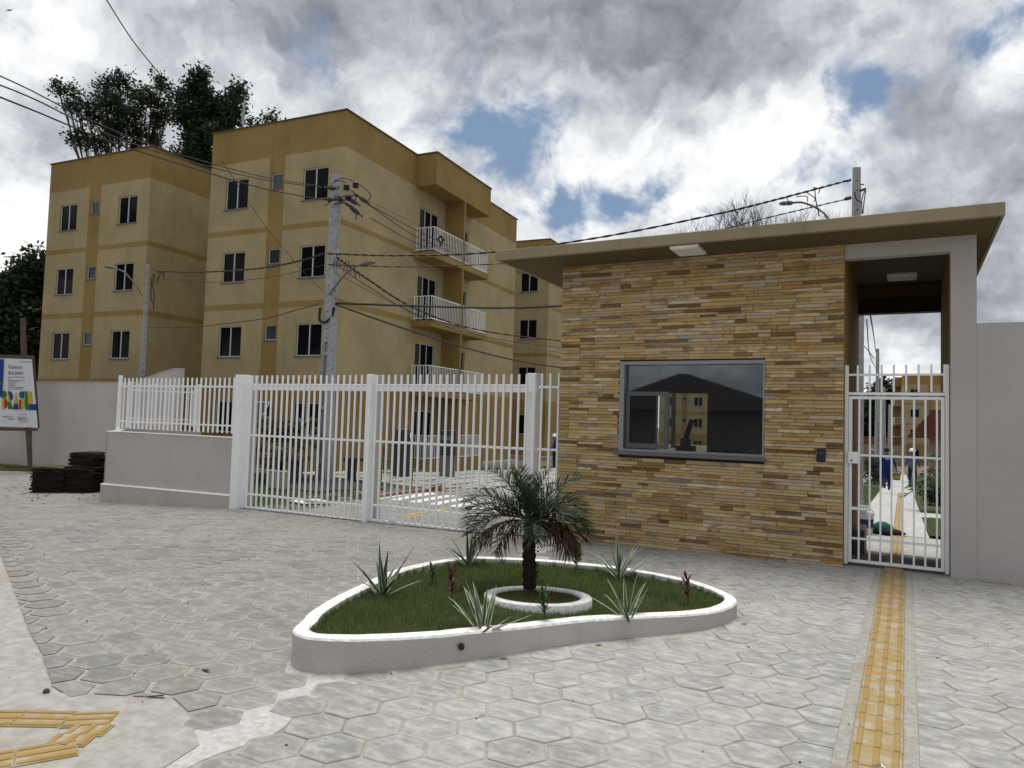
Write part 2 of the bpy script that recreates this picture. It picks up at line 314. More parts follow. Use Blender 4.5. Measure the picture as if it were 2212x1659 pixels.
def inst(name, me, parent, loc, scale=(1, 1, 1), rot=(0, 0, 0)):
    o = bpy.data.objects.new(name, me); COL.objects.link(o); o.parent = parent; o.location = Vector(loc)-parent_world(parent); o.scale = scale; o.rotation_euler = rot
    return o
def drape(name, quad, nu, nv, off, mt, kind='structure', parent=None, world=True):   # a sheet lying on the ground
    a, b, c, d = [Vector(q) for q in quad]; v = []
    for j in range(nv+1):
        for i in range(nu+1):
            u, w = i/nu, j/nv; p = (a*(1-u)+b*u)*(1-w)+(d*(1-u)+c*u)*w; v.append((p.x, p.y, T(p.x, p.y)+off))
    f = [(j*(nu+1)+i, j*(nu+1)+i+1, (j+1)*(nu+1)+i+1, (j+1)*(nu+1)+i) for j in range(nv) for i in range(nu)]
    m_ = MB(); m_.add(v, f); o = m_.build(name, mt, parent, smooth=True, kind=kind); return o

# ---------------------------------------------------------------- ground
xs = [-400, -250, -150, -100, -70, -50, -40, -32, -27]+list(np.arange(-24, 12, .75))+[12, 15, 20, 30, 50, 100, 250, 400]
ys = [-400, -200, -80, -40, -20, -10, -5]+list(np.arange(-2, 9.01, 1))+list(np.arange(9.5, 30, .7))+[32, 36, 40, 50, 60, 75, 90, 120, 200, 400, 900]
v = [(x, y, T(x, y)-.055) for y in ys for x in xs]; nx = len(xs)
g = MB().add(v, [(j*nx+i, j*nx+i+1, j*nx+nx+i+1, j*nx+nx+i) for j in range(len(ys)-1) for i in range(nx-1)]).build('ground', DIRT, smooth=True, kind='structure')
SEAM = [(-2.99, 1.2), (-2.97, 2.3), (-3.0, 2.5), (-3.02, 2.8), (-3.06, 3.1), (-3.1, 3.45), (-2.9, 5.5), (-3.3, 6.9), (-4.2, 8.6), (-4.6, 9.9)]
def seamx(y): return float(np.interp(y, [p[1] for p in SEAM], [p[0] for p in SEAM]))
EDGE = [(-30, 13.9), (-8.63, 4.46), (-6.15, 3.35), (-5.5, 3.06), (-5.0, 2.86), (-4.32, 2.55), (-4.2, 2.53), (-3.6, 2.8), (-3.35, 2.71), (-3.0, 2.5)]
def edgey(x): return float(np.interp(x, [p[0] for p in EDGE], [p[1] for p in EDGE]))
# bedding under the pavers and the street pavement
drape('forecourt_bedding', [(-34, 9.9), (-15.25, 9.9), (-18.2, 15.6), (-34, 14.6)], 20, 8, -.0035, MORTAR)
court = drape('forecourt_bedding', [(-30, 1), (6, 1), (6, 9.9), (-30, 9.9)], 60, 22, -.0035, MORTAR)
drape('entrance_bedding', [(-11.1, 9.9), (-4.5, 9.9), (-4.5, 16), (-11.1, 16)], 12, 14, -.0035, MORTAR)
m_ = MB(); n = 26; ex = [(-45, 21.7)]+EDGE
pts = []
for i in range(len(ex)-1):
    for k in range(4): u = k/4; pts.append((ex[i][0]*(1-u)+ex[i+1][0]*u, ex[i][1]*(1-u)+ex[i+1][1]*u))
pts += [(-3.0, 2.5)]
low = [(p[0]+.0, min(p[1]-.01, 2.0-.62*(p[0]+3)-2.4)) for p in pts]
v = [(p[0], p[1], T(*p)+.0) for p in pts]+[(p[0]*1.0+1.2*0, p[1]-9, 0.0) for p in pts]+[(p[0], p[1]-60, 0.0) for p in pts]
k = len(pts)
m_.add(v, [(i, k+i, k+i+1, i+1) for i in range(k-1)]+[(k+i, 2*k+i, 2*k+i+1, k+i+1) for i in range(k-1)])
m_.add([(-3.0, 2.5, 0.002), (-2.6, 1.0, 0.002), (-2.6, -6, 0), (-3.0, -6.5, 0)], [(0, 3, 2, 1)])
sw = m_.build('sidewalk', SIDEW, kind='structure')
drape('street', [(-400, -60), (400, -60), (400, -3.2), (-400, -3.2)], 8, 3, -.03, ASPH)

# hexagonal pavers: every big one its own object, the far ones one field
HR = .1675
def hexmesh(a0, mt):
    v = []
    for r, z in ((HR-.009, -.02), (HR-.005, -.002), (HR-.012, 0.003), (HR-.045, 0.0035)):
        for i in range(6): th = math.radians(a0+60*i); v.append((r*math.cos(th), r*math.sin(th), z))
    f = [tuple(range(18, 24))]+[(k*6+i, k*6+(i+1) % 6, k*6+6+(i+1) % 6, k*6+6+i) for k in range(3) for i in range(6)]
    me = bpy.data.meshes.new('paver'); me.from_pydata(v, [], f); me.materials.append(mt)
    me.attributes.new('edge', 'FLOAT', 'POINT').data.foreach_set('value', [1.]*18+[0.]*6); me.update(); return me
hexA, hexB = hexmesh(0, PAVO), hexmesh(10, PAVO)
def inside_planter(x, y, grow=0):
    c = False; P = OUT0; j = len(P)-1
    for i in range(len(P)):
        xi, yi = P[i]; xj, yj = P[j]
        if (yi > y) != (yj > y) and x < (xj-xi)*(y-yi)/(yj-yi)+xi: c = not c
        j = i
    return c
OUT0 = [(-3.60, 3.78), (-3.51, 3.61), (-3.42, 3.54), (-3.30, 3.52), (-3.11, 3.60), (-2.84, 3.88), (-2.59, 4.24), (-2.33, 4.66), (-2.06, 5.12), (-1.53, 5.78), (-1.36, 6.06), (-1.28, 6.35), (-1.29, 6.62), (-1.42, 6.82),
        (-1.68, 7.02), (-1.98, 7.10), (-2.55, 7.08), (-3.14, 6.86), (-3.82, 6.56), (-4.02, 6.28), (-4.12, 5.80), (-4.11, 5.37), (-4.0, 4.91), (-3.9, 4.51), (-3.79, 4.17), (-3.69, 3.93)]
cells = []
for i in range(-60, 60):
    for j in range(-80, 80):
        x, y = -1.67+.2555*i, 4.142+.1475*i+.295*j
        if 1.1 < y < 9.66 and x < 5 and x > seamx(y)+.09: cells.append((x, y, 0))
c10, s10 = math.cos(math.radians(10)), math.sin(math.radians(10)); B0 = (-4.03, 3.05)
for i in range(-90, 60):
    for j in range(-90, 90):
        u, w = .2555*i, .1475*i+.295*j; x, y = B0[0]+u*c10-w*s10, B0[1]+u*s10+w*c10
        lim = 9.66 if x < -11 or x > -4.5 else 15.5
        if x > -28 and y < (lim if x > -15.3 else 15) and x < seamx(min(y, 9.9))-.17 and y > edgey(x)-.12: cells.append((x, y, 1))
def ok(x, y):
    if inside_planter(x, y): return False
    if -.40 < x < .13 and y < 9.8 and (y < 99): return (x < -.30 or x > .07)
    if y > 9.7 and y < 15.5: return -11.05 < x < -4.6 or x < -15.45
    return True
cells = [c for c in cells if ok(c[0], c[1])]
def vis(x, y):
    d = Vector((x, y, T(x, y)))-EYE; z = d.dot(CW)
    if z < .5: return 0
    px, py = 1106+FD*d.dot(CR)/z, 829.5-FD*d.dot(CU)/z
    return (1/z) if (-60 < px < 2270 and py < 1730) else 0
cells.sort(key=lambda c: -vis(c[0], c[1]))
pv_ = thing('paved_forecourt', 'grey hexagonal concrete paver surface in front of the gates', 'paving')
fld = MB(); ed = []
for k, (x, y, b) in enumerate(cells):
    z = T(x, y)+random.uniform(-.003, .003); gx_ = (T(x+.1, y)-T(x-.1, y))/.2; gy_ = (T(x, y+.1)-T(x, y-.1))/.2
    rz = random.gauss(0, .012); jx, jy = random.gauss(0, .002), random.gauss(0, .002)
    rot = (gy_+random.gauss(0, .006), -gx_+random.gauss(0, .006), rz+math.radians(60)*random.randrange(6))
    cut = y < 9.8 and ((-.47 < x < -.12) or (-.12 < x < .28)); cf = (lambda q: q) if not cut else ((lambda q: min(q, -.318)) if x < -.12 else (lambda q: max(q, .062)))
    cutE = b and x < -3.2 and y < edgey(x)+.24
    if k < 300 and not cut and not cutE: inst('paver', hexB if b else hexA, pv_, (x+jx, y+jy, z), rot=rot)
    else:
        a0 = math.radians(10 if b else 0)+rz; v = []
        for r, zz in ((HR-.009, -.02), (HR-.005, -.002), (HR-.02, .003)):
            for i in range(6): th = a0+math.pi/3*i; dx, dy = r*math.cos(th), r*math.sin(th); v.append((cf(x+jx+dx), y+jy+dy, z+zz+dx*gx_+dy*gy_))
        if cutE:
            j = max(i for i in range(len(EDGE)-1) if EDGE[i][0] <= x) if x > EDGE[0][0] else 0; e0, e1 = EDGE[j], EDGE[j+1]; nx_, ny_ = -(e1[1]-e0[1]), e1[0]-e0[0]; nl = math.hypot(nx_, ny_); nx_ /= nl; ny_ /= nl
            top = [(v[12+i][0], v[12+i][1]) for i in range(6)]; o2 = []
            for i in range(6):
                p, r_ = top[i], top[(i+1) % 6]; dp_, dr_ = (p[0]-e0[0])*nx_+(p[1]-e0[1])*ny_-.012, (r_[0]-e0[0])*nx_+(r_[1]-e0[1])*ny_-.012
                if dp_ >= 0: o2.append(p)
                if dp_*dr_ < 0: u = dp_/(dp_-dr_); o2.append((p[0]+(r_[0]-p[0])*u, p[1]+(r_[1]-p[1])*u))
            if len(o2) > 2: fld.prism(o2, lambda a, c: T(a, c)-.02, lambda a, c: T(a, c)+.003, 0, random.random())
            continue
        q = random.random(); fld.add(v, [tuple(range(12, 18))]+[(kk*6+i, kk*6+(i+1) % 6, kk*6+6+(i+1) % 6, kk*6+6+i) for kk in range(2) for i in range(6)], 0, q)
fo = fld.build('paver_field', PAVM, pv_, kind='stuff', rnd=True)
# cement seam between the two paver fields, and cement smears at the planter foot
m_ = MB(); v = []
for i in range(len(SEAM)-1):
    for k in range(6):
        u = k/6; y = SEAM[i][1]*(1-u)+SEAM[i+1][1]*u; x = seamx(y); v.append((x, y))
L = [(x-.20-.05*math.sin(9*y), y) for x, y in v]; R = [(x+.17+.05*math.sin(7*y+1), y) for x, y in v]; n = len(v)
m_.add([(x, y, T(x, y)-.0015) for x, y in L+R], [(i, i+n, i+n+1, i+1) for i in range(n-1)]); m_.build('cement_seam', CEMENT, kind='structure')
m_ = MB(); n = len(OUT0); cx, cy = -2.7, 5.3
inn = [(x, y) for x, y in OUT0]; outp = [(x+(x-cx)/math.hypot(x-cx, y-cy)*(.13+.05*math.sin(3*i)), y+(y-cy)/math.hypot(x-cx, y-cy)*(.13+.05*math.cos(2.3*i))) for i, (x, y) in enumerate(OUT0)]
m_.add([(x, y, T(x, y)+.0035) for x, y in inn]+[(x, y, T(x, y)-.008) for x, y in outp], [(i, (i+1) % n, n+(i+1) % n, n+i)[::-1] for i in range(n)]); m_.build('planter_footing_cement', CEMENT, kind='structure')
for side in (-.318, -.006):        # cement borders of the tactile strip
    drape('strip_border_cement', [(side, 1.2), (side+.066, 1.2), (side+.066, 9.72), (side, 9.72)], 1, 20, .002, MORTAR)

# tactile paving: ribbed yellow tiles
def tactile_mesh(w, l, nr=3):
    b = MB(); b.cbox(-w/2+.002, w/2-.002, -l/2+.002, l/2-.002, -.02, .004, .003)
    for i in range(nr):
        x = (-w*.37, 0, w*.37)[i]; b.cbox(x-.015, x+.015, -l/2+.010, l/2-.010, .003, .009, .003, 0, 1.)
    return b.mesh('tactile_tile', TACT, rnd=True)
tm = tactile_mesh(.235, .235); tp = thing('tactile_path', 'straight yellow ribbed tactile strip running to the pedestrian gate', 'tactile paving')
y = 1.5
while y < 9.75:
    x = -.128+random.gauss(0, .002); inst('tile', tm, tp, (x, y, T(x, y)+random.uniform(0, .002)), rot=(0, 0, random.gauss(0, .008))); y += .239
y = 9.87; tp2 = thing('tactile_path', 'far stretch of yellow tactile strip inside the pedestrian gate', 'tactile paving')
while y < 36:
    x = -.128-.0105*max(0, y-12)*.35; sl = (T(x, y+.12)-T(x, y-.12))/.24; inst('tile', tm, tp2, (x, y, T(x, y)+.012), rot=(sl, 0, 0), scale=(.82, 1, 1)); y += .239
tp3 = thing('tactile_path', 'bent yellow tactile strip on the pink concrete sidewalk, bottom left', 'tactile paving')
tw = tactile_mesh(.20, .25, 3)
A0, A1 = Vector((-4.09, 2.165)), Vector((-3.80, 2.335)); dr = (A1-A0).normalized(); ang = math.atan2(dr.y, dr.x)-math.pi/2
for k in range(-3, 1):
    p = A1+dr*(.25*k-.12); inst('tile', tw, tp3, (p.x, p.y, .004), rot=(0, 0, ang))
p = A1+dr*.115; inst('tile', tw, tp3, (p.x, p.y, .0045), rot=(0, 0, ang+.15), scale=(.95, .9, 1))
C0, C1 = Vector((-3.60, 2.25)), Vector((-3.44, 1.92)); 
tq = tactile_mesh(.20, .14, 3); inst('tile', tq, tp3, (-3.585, 2.315, .004), rot=(0, 0, .5))
inst('tile', tq, tp3, (-3.545, 2.20, .0055), rot=(0, 0, .55))
dr = Vector((-.22, -.55)).normalized()
dr = Vector((-3.62-(-3.47), 1.86-2.12)).normalized()
for k in range(6):
    p = Vector((-3.50, 2.09))+dr*(.02+.25*k); inst('tile', tw, tp3, (p.x, p.y, .004), rot=(0, 0, math.atan2(dr.y, dr.x)-math.pi/2))

# inside: path, lawns, drive
def pathx(y): return -.3-.012*(y-14)
drape('path', [(-.66, 9.84), (.44, 9.84), (.44, 13.2), (-.66, 13.2)], 3, 10, -.012, concrete('shaded_passage_floor', (.15, .15, .15), 2, (.1, .09, .08), .4))  # dark floor colour paints in the roof's shade along with the wet concrete
drape('path', [(-1.25, 13.2), (.9, 13.2), (.75, 16.6), (-1.2, 16.6)], 4, 8, -.010, SLABC)
drape('path', [(-1.05, 16.6), (.40, 16.6), (.0, 75), (-1.2, 75)], 2, 50, -.004, PATHC)
drape('cross_path', [(.3, 22.2), (5, 22.2), (5, 24.2), (.3, 24.2)], 4, 3, -.002, PATHC)
drape('lawn', [(-2.0, 16), (-1.02, 16), (-1.02, 75), (-2.0, 75)], 2, 50, .012, SOIL)
drape('lawn', [(.42, 17), (6, 17), (6, 22.1), (.36, 22.1)], 4, 5, .015, SOIL)
drape('lawn', [(.38, 24.3), (8, 24.3), (8, 75), (0, 75)], 4, 40, .012, SOIL)
drape('driveway', [(-9.6, 15.4), (-2.0, 15.4), (-2.0, 80), (-9.6, 80)], 10, 60, -.02, ASPH)
drape('driveway', [(-4.55, 13.0), (-2.0, 13.0), (-2.0, 15.4), (-4.55, 15.4)], 3, 3, -.02, ASPH)
drape('lawn', [(-15.0, 9.95), (-11.1, 9.95), (-9.9, 17.3), (-19, 17.0)], 16, 14, .0, SOIL)
drape('lawn', [(-11.1, 10.2), (-10.9, 10.3), (-9.8, 12.1), (-11.1, 13.0)], 3, 3, .006, SOIL)
drape('lawn', [(-15, 17.3), (-9.6, 17.3), (-9.6, 60), (-15, 60)], 8, 40, -.01, SOIL)
# slab parking with grass joints
gp_ = thing('grass_slab_parking', 'pale concrete slabs with grass joints beside the second block', 'paving')
sl = MB(); sl.cbox(-.43, .43, -.33, .33, -.03, .02, .008); slm = sl.mesh('slab', SLABC)
for i in range(5):
    for j in range(26):
        x, y = -9.95-i*1.02-.16*(j % 2), 15.0+j*.82
        if x < -14.3+.06*(y-15): continue
        gyy = (T(x, y+.2)-T(x, y-.2))/.4; gxx = (T(x+.2, y)-T(x-.2, y))/.4
        inst('slab', slm, gp_, (x, y, T(x, y)+.012), rot=(gyy, -gxx, random.gauss(0, .01)))
# raised walk along block and curb
m_ = MB()
for a, b in (((-9.75, 11.9), (-9.6, 15.0)), ((-9.6, 15.0), (-9.5, 15.6))):
    pass
drape('walkway', [(-12.9, 12.2), (-11.2, 12.1), (-10.4, 13.5), (-12.4, 14.3)], 5, 5, .03, BENCH)
crs = thing('crosswalk', 'white zebra stripes painted on the drive behind the vehicle gate', 'road marking')
WP = concrete('road_paint', (.72, .72, .70), 4, (.4, .38, .34), .5); YP = concrete('yellow_road_paint', (.50, .38, .08), 4, (.3, .28, .2), .8)
def strip(o, name, a, b, w, mt, off=.008):
    a, b = Vector(a), Vector(b); d = (b-a).normalized(); nrm = Vector((-d.y, d.x))*w/2; v = []; n = 8
    for i in range(n+1):
        p = a.lerp(b, i/n)
        for q in (p-nrm, p+nrm): v.append((q.x, q.y, T(q.x, q.y)+off))
    return MB().add(v, [(2*i, 2*i+2, 2*i+3, 2*i+1) for i in range(n)]).build(name, mt, o)
for k in range(9):
    y0 = 12.35+k*.0; x0 = -9.3+k*.48
    strip(crs, 'stripe', (x0-.1, 13.9-.0*k), (x0+1.0, 12.35+.0*k) if False else (x0+.05, 12.2), .24, WP)
strip(crs, 'edge_line', (-9.62, 12.0), (-9.5, 14.0), .10, WP)
ya = thing('arrow_marking', 'faded yellow paint mark on the drive behind the gate', 'road marking')
strip(ya, 'mark', (-7.9, 10.9), (-7.75, 11.9), .12, YP); strip(ya, 'mark', (-8.0, 10.75), (-7.6, 10.95), .12, YP)
curb = MB()
for i in range(12): curb.cbox(-9.82, -9.68, 11.9+i*.3, 12.19+i*.3, T(-9.8, 12+i*.3)-.1, T(-9.8, 12+i*.3)+.07, .01)
tag(curb.build('kerb', concrete('red_kerb', (.33, .16, .14), 4, (.4, .35, .3), .8)), 'faded red painted kerb edge by the drive behind the gate', 'kerb')

# ---------------------------------------------------------------- planter
def ph(x): return float(np.interp(x, [-3.2, -1.2], [.215, .115]))
def offset_poly(P, d):
    n = len(P); o = []
    for i in range(n):
        a, b = Vector(P[i-1]), Vector(P[(i+1) % n]); t_ = (b-a).normalized(); o.append((P[i][0]-t_.y*d, P[i][1]+t_.x*d))
    return o
def smooth_poly(P, k=4):
    n = len(P); o = []
    for i in range(n):
        p0, p1, p2, p3 = [Vector(P[(i+j-1) % n]) for j in range(4)]
        for s_ in range(k):
            u = s_/k; o.append(tuple(.5*((2*p1)+(p2-p0)*u+(2*p0-5*p1+4*p2-p3)*u*u+(3*p1-p0-3*p2+p3)*u**3)))
    return o
OUTP = smooth_poly(OUT0, 3); IN1 = offset_poly(OUTP, .105); n = len(OUTP)
pl = thing('planter', 'low teardrop planter with white rim on the hexagonal paving', 'planter', (-2.7, 5.3, 0))
m_ = MB(); rr = [random.uniform(-.002, .003) for _ in range(n)]
m_.add([(x, y, T(x, y)-.05) for x, y in OUTP]+[(x, y, ph(x)-.012+rr[i]) for i, (x, y) in enumerate(OUTP)], [(i, (i+1) % n, n+(i+1) % n, n+i) for i in range(n)])
m_.build('wall', plaster('planter_render', (.50, .465, .44), .12, 38, .02, .2), pl, smooth=False)
O2 = offset_poly(OUTP, .008)
m_ = MB(); m_.add([(x, y, ph(x)-.012+rr[i]) for i, (x, y) in enumerate(OUTP)]+[(x, y, ph(x)+.003) for x, y in O2]+[(x, y, ph(x)+rr[i]) for i, (x, y) in enumerate(IN1)]+[(x, y, ph(x)-.1) for x, y in IN1],
    [(kk*n+i, kk*n+(i+1) % n, kk*n+n+(i+1) % n, kk*n+n+i) for kk in range(3) for i in range(n)]); m_.build('rim', CURBW, pl)
m_ = MB(); m_.tube([(-2.585, 4.20, .105), (-2.63, 4.26, .105)], .022, 12); m_.build('drain_pipe', BLACK, pl)
m_ = MB(); cp = Vector((-2.65, 5.3))
m_.add([(x, y, ph(x)-.045) for x, y in IN1]+[(-2.65, 5.3, .15)], [(i, (i+1) % n, n) for i in range(n)]); m_.build('soil', SOIL, pl)
RC, RA, RB = Vector((-2.635, 5.44)), .44, .335
ring = thing('planter_ring', 'small white cement ring around the foot of the young palm', 'planter', (RC.x, RC.y, .17)); m_ = MB(); N = 40
ra = math.radians(24)
def ringp(r, k): a = 2*math.pi*k/N; u, w = RA*r*math.cos(a), RB*r*math.sin(a); return RC.x+u*math.cos(ra)-w*math.sin(ra), RC.y+u*math.sin(ra)+w*math.cos(ra)
prof = [(1.0, .10), (1.0, .192), (.985, .201), (.81, .201), (.80, .15)]
m_.add([(*ringp(r, k), z+random.uniform(-.001, .001)) for r, z in prof for k in range(N)], [(i*N+k, i*N+(k+1) % N, i*N+N+(k+1) % N, i*N+N+k) for i in range(4) for k in range(N)]); m_.build('rim', CURBW, ring, smooth=True)
m_ = MB(); m_.add([(*ringp(.81, k), .178) for k in range(N)]+[(RC.x, RC.y, .19)], [(k, (k+1) % N, N) for k in range(N)]); m_.build('soil', BSOIL, ring)

def blades(name, n, sample, hmin, hmax, mt, lean=.5, w=.004, parent=None):
    P = sample(n); n = len(P); hh = rng.uniform(hmin, hmax, n); az = rng.uniform(0, 2*np.pi, n); ln = rng.uniform(.1, 1, n)*lean*hh
    wd = np.stack([np.cos(az+1.57), np.sin(az+1.57), np.zeros(n)], 1)*w*rng.uniform(.6, 1.3, n)[:, None]
    tip = P+np.stack([np.cos(az)*ln, np.sin(az)*ln, hh], 1)
    V = np.stack([P-wd, P+wd, tip], 1).reshape(-1, 3); F = np.arange(3*n).reshape(-1, 3)
    col = np.clip(rng.normal(.45, .22, n), 0, 1); col = np.repeat(col, 3); col[2::3] = np.clip(col[2::3]+.2, 0, 1)
    return fast(name, V, F, mt, parent, 'stuff', col)
def in_poly(xy, P):
    x, y = xy[:, 0], xy[:, 1]; c = np.zeros(len(xy), bool); j = len(P)-1
    for i in range(len(P)):
        xi, yi = P[i]; xj, yj = P[j]
        with np.errstate(divide='ignore', invalid='ignore'): c ^= ((yi > y) != (yj > y)) & (x < (xj-xi)*(y-yi)/(yj-yi)+xi)
        j = i
    return c
INg = offset_poly(OUTP, .118)
def smp(n):
    xy = np.stack([rng.uniform(-4.1, -1.2, n), rng.uniform(3.5, 7.1, n)], 1); xy = xy[in_poly(xy, INg)]
    rp = [ringp(1.0, k) for k in range(N)]; xy = xy[~in_poly(xy, rp)]
    z = np.interp(xy[:, 0], [-3.2, -1.2], [.215, .115])-.047
    return np.c_[xy, z]
blades('grass', 120000, smp, .018, .055, GRASS, .9, .0022, pl)
rpi = [ringp(.78, k) for k in range(N)]
def smp2(n):
    xy = np.stack([rng.uniform(-3.1, -2.1, n), rng.uniform(4.9, 5.9, n)], 1); xy = xy[in_poly(xy, rpi)]; return np.c_[xy, np.full(len(xy), .18)]
blades('grass', 14000, smp2, .008, .026, GRASS, .9, .002, ring)
# taller ragged blades along the inner edge
def smp3(n):
    k = rng.integers(0, len(INg), n); P = np.array(INg)[k]+rng.normal(0, .012, (n, 2)); P = P[in_poly(P, IN1)]; return np.c_[P, np.interp(P[:, 0], [-3.2, -1.2], [.215, .115])-.05]
blades('edge_grass', 3500, smp3, .04, .085, GRASS, .7, .0024, pl)
def smpq(x0, x1, y0, y1): return lambda n: (lambda xy: np.c_[xy, np.array([T(*q) for q in xy])])(np.stack([rng.uniform(x0, x1, n), rng.uniform(y0, y1, n)], 1))
for q, nn in (((.42, 3, 17, 22), 9000), ((-1.9, -1.05, 17, 40), 9000), ((-13.5, -9.8, 10.1, 17), 16000)):
    blades('lawn_grass', nn, smpq(*q), .03, .07, GRASS, .8, .006)

# striped-leaf plants
def leafstrip(b, base, az, L_, w, up, droop, a_edge=True, seg=6):
    p = Vector(base); d = Vector((math.cos(az)*math.cos(up), math.sin(az)*math.cos(up), math.sin(up))); side = Vector((-math.sin(az), math.cos(az), 0)); v = []; a = []
    for i in range(seg+1):
        u = i/seg; ww = w*(math.sin(math.pi*min(1, .18+u*.82)))**.8*(1 if u < 1 else .02); nrm = side.cross(d).normalized()
        v += [p-side*ww+nrm*ww*.3, p-side*ww*.5, p, p+side*ww*.5, p+side*ww+nrm*ww*.3]; a += [1., .15, 0, .15, 1.] if a_edge else [random.random()]*5
        p = p+d*(L_/seg); d = (d+Vector((0, 0, -droop/seg*(.4+u*1.6)))).normalized()
    b.add(v, [(i*5+k, i*5+k+1, i*5+k+6, i*5+k+5) for i in range(seg) for k in range(4)], 0, a)
LG = 'striped grassy clumps in the planter'
for (x, y, h, nl, lab) in [(-3.72, 4.80, .46, 17, 'tall striped-leaf clump at the left end of the planter'), (-3.8, 6.25, .46, 17, 'striped-leaf clump behind and left of the palm'),
                           (-2.42, 6.75, .44, 18, 'striped-leaf clump behind and right of the palm, by the stone wall'), (-2.55, 4.44, .38, 19, 'striped-leaf clump at the front edge of the planter below the ring'),
                           (-1.86, 5.42, .36, 12, 'thin striped-leaf clump right of the white ring')]:
    z = ph(x)-.05; tt = thing('striped_plant', lab, 'plant', (x, y, z), LG)
    for k in range(nl):
        b = MB(); leafstrip(b, (x+random.gauss(0, .015), y+random.gauss(0, .015), z), random.uniform(0, 2*math.pi), h*random.uniform(.6, 1.2), .0155, random.uniform(.5, 1.4), random.uniform(.1, .9)); b.build('leaf', STRIPE, tt, rnd=True)
def sprig(x, y, h, mt, lab, cat='plant', n=16, lw=.012, grp=None, ll=.09, z=None, name='shrub_seedling'):
    z = (ph(x)-.05) if z is None else z; tt = thing(name, lab, cat, (x, y, z), grp); b = MB()
    top = Vector((x+random.gauss(0, .02), y+random.gauss(0, .02), z+h)); b.tube([(x, y, z), Vector((x, y, z)).lerp(top, .5)+Vector((.006, 0, 0)), top], [.005, .004, .003], 5); b.build('stem', BARK, tt)
    b = MB()
    for k in range(n):
        u = .35+.65*k/n; p = Vector((x, y, z)).lerp(top, u); leafstrip(b, p, k*2.4+random.gauss(0, .3), ll*random.uniform(.7, 1.1), lw, .3+u*.7, .5, False, 3)
    b.build('foliage', mt, tt, rnd=True); return tt
RG = 'young red-leaved plants in the planter'
sprig(-3.10, 4.88, .27, REDL, 'young red-leaved plant left of the white ring', n=16, grp=RG); sprig(-1.62, 6.25, .24, REDL, 'young red-leaved plant at the right end of the planter', grp=RG)
sprig(-3.6, 5.33, .17, GREENL, 'small green seedling near the left end of the lawn'); sprig(-2.32, 4.93, .26, GREENL, 'small green shrub in front of the white ring', n=26)
rf = sprig(-2.82, 6.62, .27, GREENL, 'small green shrub with a red flower behind the palm', n=26, lw=.014); b = MB()
for k in range(8): b.lathe((-2.88+random.gauss(0, .02), 6.6+random.gauss(0, .02), .36+random.gauss(0, .012)), [(.002, 0), (.014, .006), (.003, .014)], 6)
b.build('flower', REDF, rf)

# the young palm
px, py, pz = -2.80, 5.62, .2
pt = thing('palm_tree', 'young feathery palm with dark trunk growing in the white ring', 'palm tree', (px, py, pz))
b = MB(); pts, rs = [], []
for k in range(15):
    u = k/14; pts.append((px-.03*u, py, pz+.55*u)); rs.append((.053-.012*abs(u-.2)+(.012 if k % 2 else 0))*(1.0 if u < .85 else .8))
b.tube(pts, rs, 12)
for k in range(70):
    a = random.uniform(0, 6.28); z = pz+random.uniform(.08, .52); r = .055; p = Vector((px+math.cos(a)*r, py+math.sin(a)*r, z)); b.tube([p, p+Vector((math.cos(a)*.02, math.sin(a)*.02, random.uniform(-.01, .025)))], [.006, .002], 4)
b.build('trunk', PALMT, pt)
CTR = Vector((px-.03, py, pz+.565))
def frond(az, up, L_, droop, dry, nl=40, ll=.17, center=CTR, parent=pt, scale=1., wscale=1.):
    d = Vector((math.cos(az)*math.cos(up), math.sin(az)*math.cos(up), math.sin(up))); p = center.copy(); side = Vector((-math.sin(az), math.cos(az), 0)); P = [p.copy()]; Dd = [d.copy()]; seg = 14
    for i in range(seg):
        p = p+d*(L_/seg); d = (d+Vector((0, 0, -droop/seg*(.3+1.7*i/seg)))).normalized(); P.append(p.copy()); Dd.append(d.copy())
    b = MB(); b.tube(P, [.007*scale*(1-.8*i/seg) for i in range(seg+1)], 4, 0, .1)
    for k in range(nl):
        u = .14+.86*k/nl; f = u*seg; i = min(int(f), seg-1); q = P[i].lerp(P[i+1], f-i); dd = Dd[i]; nrm = side.cross(dd).normalized(); up2 = -nrm if nrm.z < 0 else nrm
        l = ll*math.sin(math.pi*(.12+.80*u))**.6*random.uniform(.85, 1.1)
        for s_ in (-1, 1):
            dirn = (side*s_*random.uniform(.4, .85)+dd*(.42+.35*u)+up2*(random.uniform(-.1, .75) if not dry else random.uniform(-.75, .25))+Vector((0, 0, random.gauss(-.05, .08)))).normalized(); w = dd.cross(dirn).cross(dirn).normalized()*.0042*scale*wscale
            m1 = q+dirn*l*.5+Vector((0, 0, -.02*l)); t_ = q+dirn*l+Vector((0, 0, -.22*l)); a = min(1, max(0, random.gauss(.45, .25)))
            b.add([q-w*.6, q+w*.6, m1+w, m1-w, t_], [(0, 1, 2, 3), (3, 2, 4)], 0, a)
    return b.build('frond', PALMB if dry else PALM, parent, rnd=True)
vl = math.atan2(-.473, -.881); vr = math.atan2(.473, .881)     # towards left / right of the view
